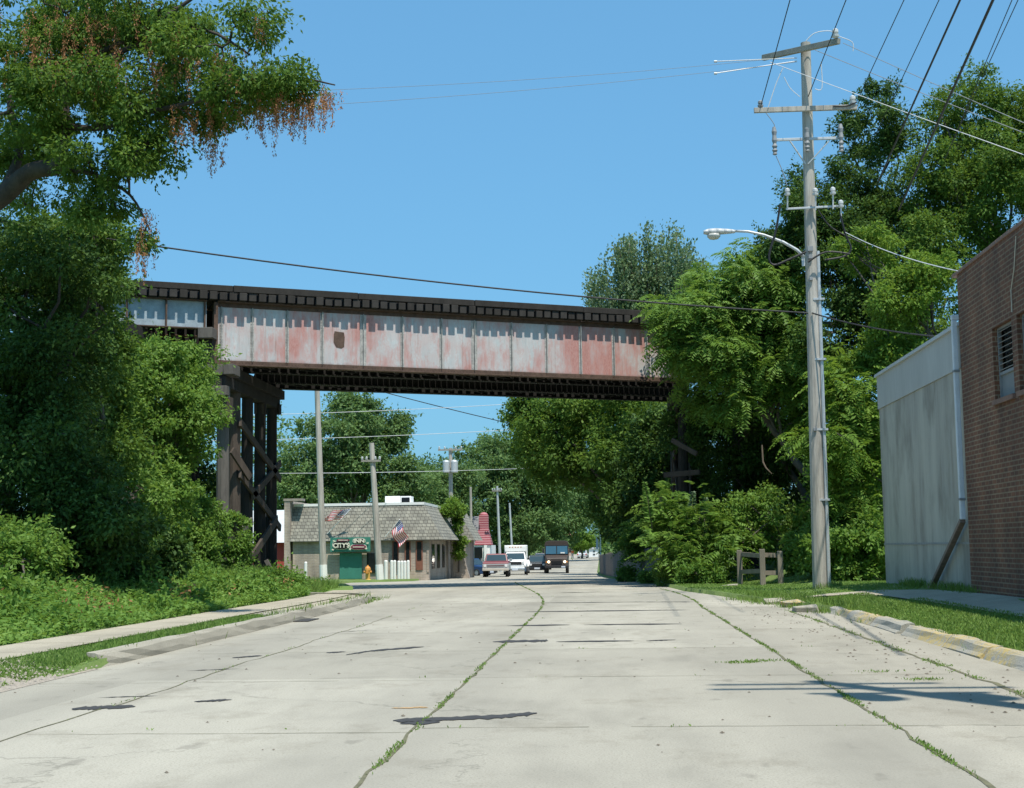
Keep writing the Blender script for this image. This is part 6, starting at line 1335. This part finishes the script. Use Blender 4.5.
tree('leafy_shrub', 'tall leafy shrub behind the wooden barrier', [E(750, 515, 34, 30, 58.5, 1.2), E(778, 530, 38, 34, 59.5, 1.2), E(738, 550, 30, 26, 58.5, .9)], (7.6, 58.8), 'leaf_bright', 13000, .15, .42, r0=.06, limbs=8, floor=.2, cat='shrub')
tree('leafy_shrub', 'hedge like shrub between the utility pole and the pale shed', [E(848, 555, 42, 30, 50, 1.0), E(822, 550, 26, 34, 52, 1.0), E(870, 540, 24, 28, 50.5, .9), E(806, 556, 20, 24, 54.8, .8)], (9.8, 51), 'leaf_bright', 24000, .16, .4, r0=.05, limbs=8, floor=.2, cat='shrub')
tree('frond_shrub', 'pale tipped frond shrub spreading over the end of the retaining wall', [E(690, 525, 34, 26, 58, 1.1), E(675, 545, 26, 22, 57.5, .9), E(705, 550, 30, 26, 57, 1.0), E(665, 512, 16, 16, 58.5, .7)], (4.6, 58.5), 'leaf_bright', 1250, .62, .42, r0=.05, mode='frond', limbs=8, droop=-.15, floor=.2, cat='shrub')
for q, (px, py, h, lab) in enumerate(((690, 525, 1.3, 'left of two pale feathery plumes rising from the frond shrub by the retaining wall'), (702, 527, 1.15, 'right of two pale feathery plumes rising from the frond shrub by the retaining wall'), (652, 520, 1.5, 'narrow feathery plant standing over the top of the retaining wall'))):
    p = P(px, py, 57.5); o = thing('feathery_plant', lab, 'plant', p); tp = p + Vector((random.uniform(-.15, .25) + (-.35 if q == 2 else 0), -.1, h)); pts = curve_pts(p - Vector((0, 0, .4)), tp, .0, 6, .02); b = MB(); b.tube(pts, list(np.linspace(.02, .006, 6)), 5); b.build('stem', M['twig'], o)
    n = 240; t = np.linspace(.15, 1, n); base_ = np.array([list(pts[0].lerp(pts[-1], float(v))) for v in t]); sg = np.where(np.arange(n) % 2 == 0, 1, -1)
    d = np.stack([sg * .9 + RNG.normal(size=n) * .25, RNG.normal(size=n) * .5, np.full(n, .25)], 1); LL = .30 * (1.1 - t * .7) * RNG.uniform(.8, 1.2, n); leaf_mesh('fronds', M['leaf_silver'] if q < 2 else M['leaf_weed'], base_, d, np.tile([0, -.6, .7], (n, 1)) + RNG.normal(size=(n, 3)) * .2, LL, LL * .3, RNG.random(n), o)
tree('leafy_shrub', 'low bright green shrub at the road edge left of the barrier', [E(700, 575, 30, 15, 56.5, .9), E(672, 573, 18, 13, 58, .7), E(716, 577, 14, 10, 56, .6)], (4.6, 56), 'leaf_weed', 13000, .11, .3, r0=.03, limbs=6, floor=.15, cat='shrub')
tree('leafy_shrub', 'small round weed clump at the foot of the retaining wall', [E(625, 576, 9, 7, 70, .6)], (float(P(625, 578, 70).x), 70), 'leaf_weed', 2500, .13, .25, r0=.02, limbs=4, cat='shrub')
tree('leafy_shrub', 'sparse weed clump nearest along the foot of the retaining wall', [E(649, 578, 9, 6, 64, .5)], (float(P(649, 580, 64).x), 64), 'leaf_weed', 1500, .13, .25, r0=.02, limbs=4, cat='shrub')
tree('frond_shrub', 'frond tuft hanging over the middle of the retaining wall top', [E(636, 545, 18, 12, 70, .8), E(640, 535, 12, 12, 70, .7)], (float(P(640, 545, 70).x) + .6, 70), 'leaf_weed', 500, .6, .35, r0=.03, mode='frond', limbs=5, cat='shrub')
# beyond the bridge
o = thing('upswept_tree', 'pale silvery tree with upswept branches rising behind the bridge deck', 'tree', (3.6, 97, gzf(3.6, 97)))
b = MB(); fk = P(652, 345, 97); b.tube(curve_pts(WL[o.name] - Vector((0, 0, .3)), fk, 0, 6, .08), list(np.linspace(.35, .22, 6)), 8)
pp = []; dd = []
for k in range(95):
    tx = random.uniform(588, 706); env = np.interp(tx, [585, 600, 612, 640, 655, 672, 690, 708], [272, 262, 245, 216, 228, 222, 245, 262]); ty = env + abs(random.gauss(0, 26)) + (0 if k % 2 else random.uniform(0, 45))
    e = P(tx, ty, 97 + random.uniform(-2.6, 2.6)); st = fk + Vector((random.gauss(0, .5) + (tx - 650) * .02, random.gauss(0, .4), random.uniform(-1.5, 1.2)))
    mid = st.lerp(e, .5) + Vector(((tx - 650) * .012, 0, -.35)); pts = [st.lerp(mid, t).lerp(mid.lerp(e, t), t) for t in np.linspace(0, 1, 8)]
    b.tube(pts, list(np.linspace(.06, .012, 8)), 4)
    for q in range(480):
        t = random.random() ** .75; a = st.lerp(mid, t).lerp(mid.lerp(e, t), t); dr = (mid.lerp(e, t) - st.lerp(mid, t)).normalized(); w_ = .22 + .45 * (1 - t)
        pp.append(a + Vector((random.gauss(0, w_), random.gauss(0, w_), random.gauss(0, w_)))); dd.append(dr * .7 + Vector((random.gauss(0, .5), random.gauss(0, .5), random.gauss(0, .4))))
b.build('trunk', M['bark'], o, smooth=True)
n = len(pp); nm = RNG.normal(size=(n, 3)) * .6; nm[:, 1] -= .4; LL = RNG.uniform(.14, .30, n); leaf_mesh('crown', M['leaf_silver'], np.array(pp), np.array(dd, float), nm, LL, LL * .55, np.clip(RNG.normal(.5, .25, n), 0, 1), o)
tree('roadside_tree', 'dense tree leaning over the road just beyond the bridge with a sunlit left side', [E(575, 440, 62, 48, 84, 3.2), E(545, 420, 42, 30, 86, 2.4), E(635, 500, 36, 55, 80, 2.6), E(640, 440, 60, 60, 80, 3), E(590, 400, 70, 34, 84, 3), E(545, 455, 30, 22, 86, 1.8)], (2.2, 84), 'leaf_maple', 80000, .22, .85, r0=.32, limbs=16, dens=.9)
tree('roadside_tree', 'shaded tree behind the retaining wall under the bridge shadow', [E(640, 500, 40, 50, 76, 2.2), E(628, 525, 22, 22, 80, 1.6), E(670, 460, 50, 50, 76, 2.2), E(700, 510, 40, 50, 70, 2)], (4.6, 76), 'leaf_dark', 42000, .2, .7, r0=.2, limbs=12, dens=.9)
tree('roadside_tree', 'farther dark tree by the right road edge above the distant pole', [E(616, 490, 24, 40, 120, 3.2), E(630, 470, 50, 50, 120, 3.5), E(590, 470, 26, 26, 125, 2.6)], (2.8, 121), 'leaf_dark', 32000, .3, 1.0, r0=.3, limbs=10, dens=.9)
far = 'trees in the distance beyond the tavern'
tree('distant_tree', 'tall tree behind the left part of the tavern roof', [E(345, 440, 48, 40, 124, 4), E(320, 475, 55, 35, 122, 4), E(380, 460, 40, 36, 125, 3.4), E(358, 404, 26, 14, 125, 2), E(300, 500, 40, 30, 121, 3), E(410, 490, 36, 24, 124, 3), E(390, 435, 20, 18, 126, 2)], (-21, 124), 'leaf_far', 62000, .30, 1.05, r0=.4, limbs=16, group=far)
tree('distant_tree', 'tree right behind the rooftop unit of the tavern', [E(430, 490, 40, 24, 150, 4), E(455, 480, 30, 22, 152, 3), E(405, 500, 40, 20, 148, 3.6), E(425, 470, 14, 12, 152, 1.8)], (-19, 150), 'leaf_far', 30000, .34, 1.1, r0=.4, limbs=10, group=far)
tree('distant_tree', 'broad tree in the middle distance above the red tower roof', [E(490, 470, 36, 30, 175, 5), E(520, 490, 45, 40, 176, 5), E(480, 505, 40, 30, 172, 4.6), E(500, 445, 24, 16, 178, 3), E(545, 480, 34, 44, 180, 5), E(530, 530, 40, 24, 174, 4)], (-12, 176), 'leaf_far', 70000, .38, 1.3, r0=.5, limbs=14, group=far)
tree('distant_tree', 'darker tree behind the brown van roof', [E(560, 510, 36, 34, 230, 6), E(540, 535, 30, 16, 228, 5), E(600, 500, 30, 24, 236, 5)], (-9.5, 236), 'leaf_far', 34000, .46, 1.6, r0=.5, limbs=10, group=far)
tree('round_tree', 'small round yellow green tree right of the brown van', [E(582, 541, 13, 10, 262, 2.2)], (float(P(582, 550, 262).x), 262), 'leaf_yellow', 9000, .32, .8, r0=.2, limbs=7)
tree('round_tree', 'small pale shrub behind the white shed', [E(597, 543, 6, 7, 290, 1.6)], (float(P(597, 550, 290).x), 290), 'leaf_yellow', 3000, .35, .8, r0=.15, limbs=5)
tree('distant_shrub', 'brownish green bushy tree behind the pale slender poles', [E(503, 545, 18, 18, 185, 3), E(485, 550, 14, 12, 184, 2.4), E(528, 548, 10, 12, 190, 2)], (-13.5, 185), 'leaf_far', 14000, .34, 1.0, r0=.25, limbs=6, cat='shrub')
# a far line of woods closing the view
n = 60000; cs2 = []; rs2 = []
for k in range(260):
    x = random.uniform(-190, 120); y = random.uniform(330, 380); cs2.append((x, y, float(prof(y)) + abs(random.gauss(6.5, 4)))); rs2.append(random.uniform(2.5, 5))
struct(foliage('far_woods', M['leaf_far'], np.array(cs2), np.array(rs2), 60000, 1.1, None), 'stuff')
n = 0; cs2 = []; rs2 = []
for k in range(150):
    x = random.uniform(-75, -16); y = 135 + random.uniform(-6, 14) - x * .1; cs2.append((x, y, float(prof(y)) + abs(random.gauss(7, 4)))); rs2.append(random.uniform(1.2, 2.6))
struct(foliage('tavern_woods', M['leaf_far'], np.array(cs2), np.array(rs2), 38000, .42, None), 'stuff')
# ivy on the tavern end wall
iv = thing('climbing_ivy', 'bright green ivy climbing over the right end of the tavern roof and wall', 'climbing plant', (xb + .6, fw + 10, gT))
ci, ri = clumps_in([E(452.5, 505, 7, 7, fw + 9, .9), E(456.5, 520, 5, 18, fw + 10, .6), E(460, 545, 3, 18, fw + 10.5, .5), E(447, 512, 6, 6, fw + 8.5, .5)], .3)
foliage('leaves', M['leaf_yellow'], ci, ri, 9000, .17, iv)
b = MB(); b.tube([P(459, 572, fw + 10.9), P(459, 545, fw + 10.8), P(456, 520, fw + 10.3), P(452, 505, fw + 9)], [.06, .05, .04, .02], 6); b.build('stem', M['bark'], iv)
# ivy on the right bent and dead sticks
for i, (p, q, lab) in enumerate(((P(760, 470, 56), P(768, 485, 55.8), 'pale bent dead branch hanging in the gloom right of the bridge end'),)):
    b = MB(); b.tube([P(762, 445, 56), P(763, 462, 55.9), P(766, 468, 55.8), P(772, 474, 55.7)], [.03, .035, .03, .012], 6); tag(b.build('dead_branch', M['twig']), lab, 'branch')
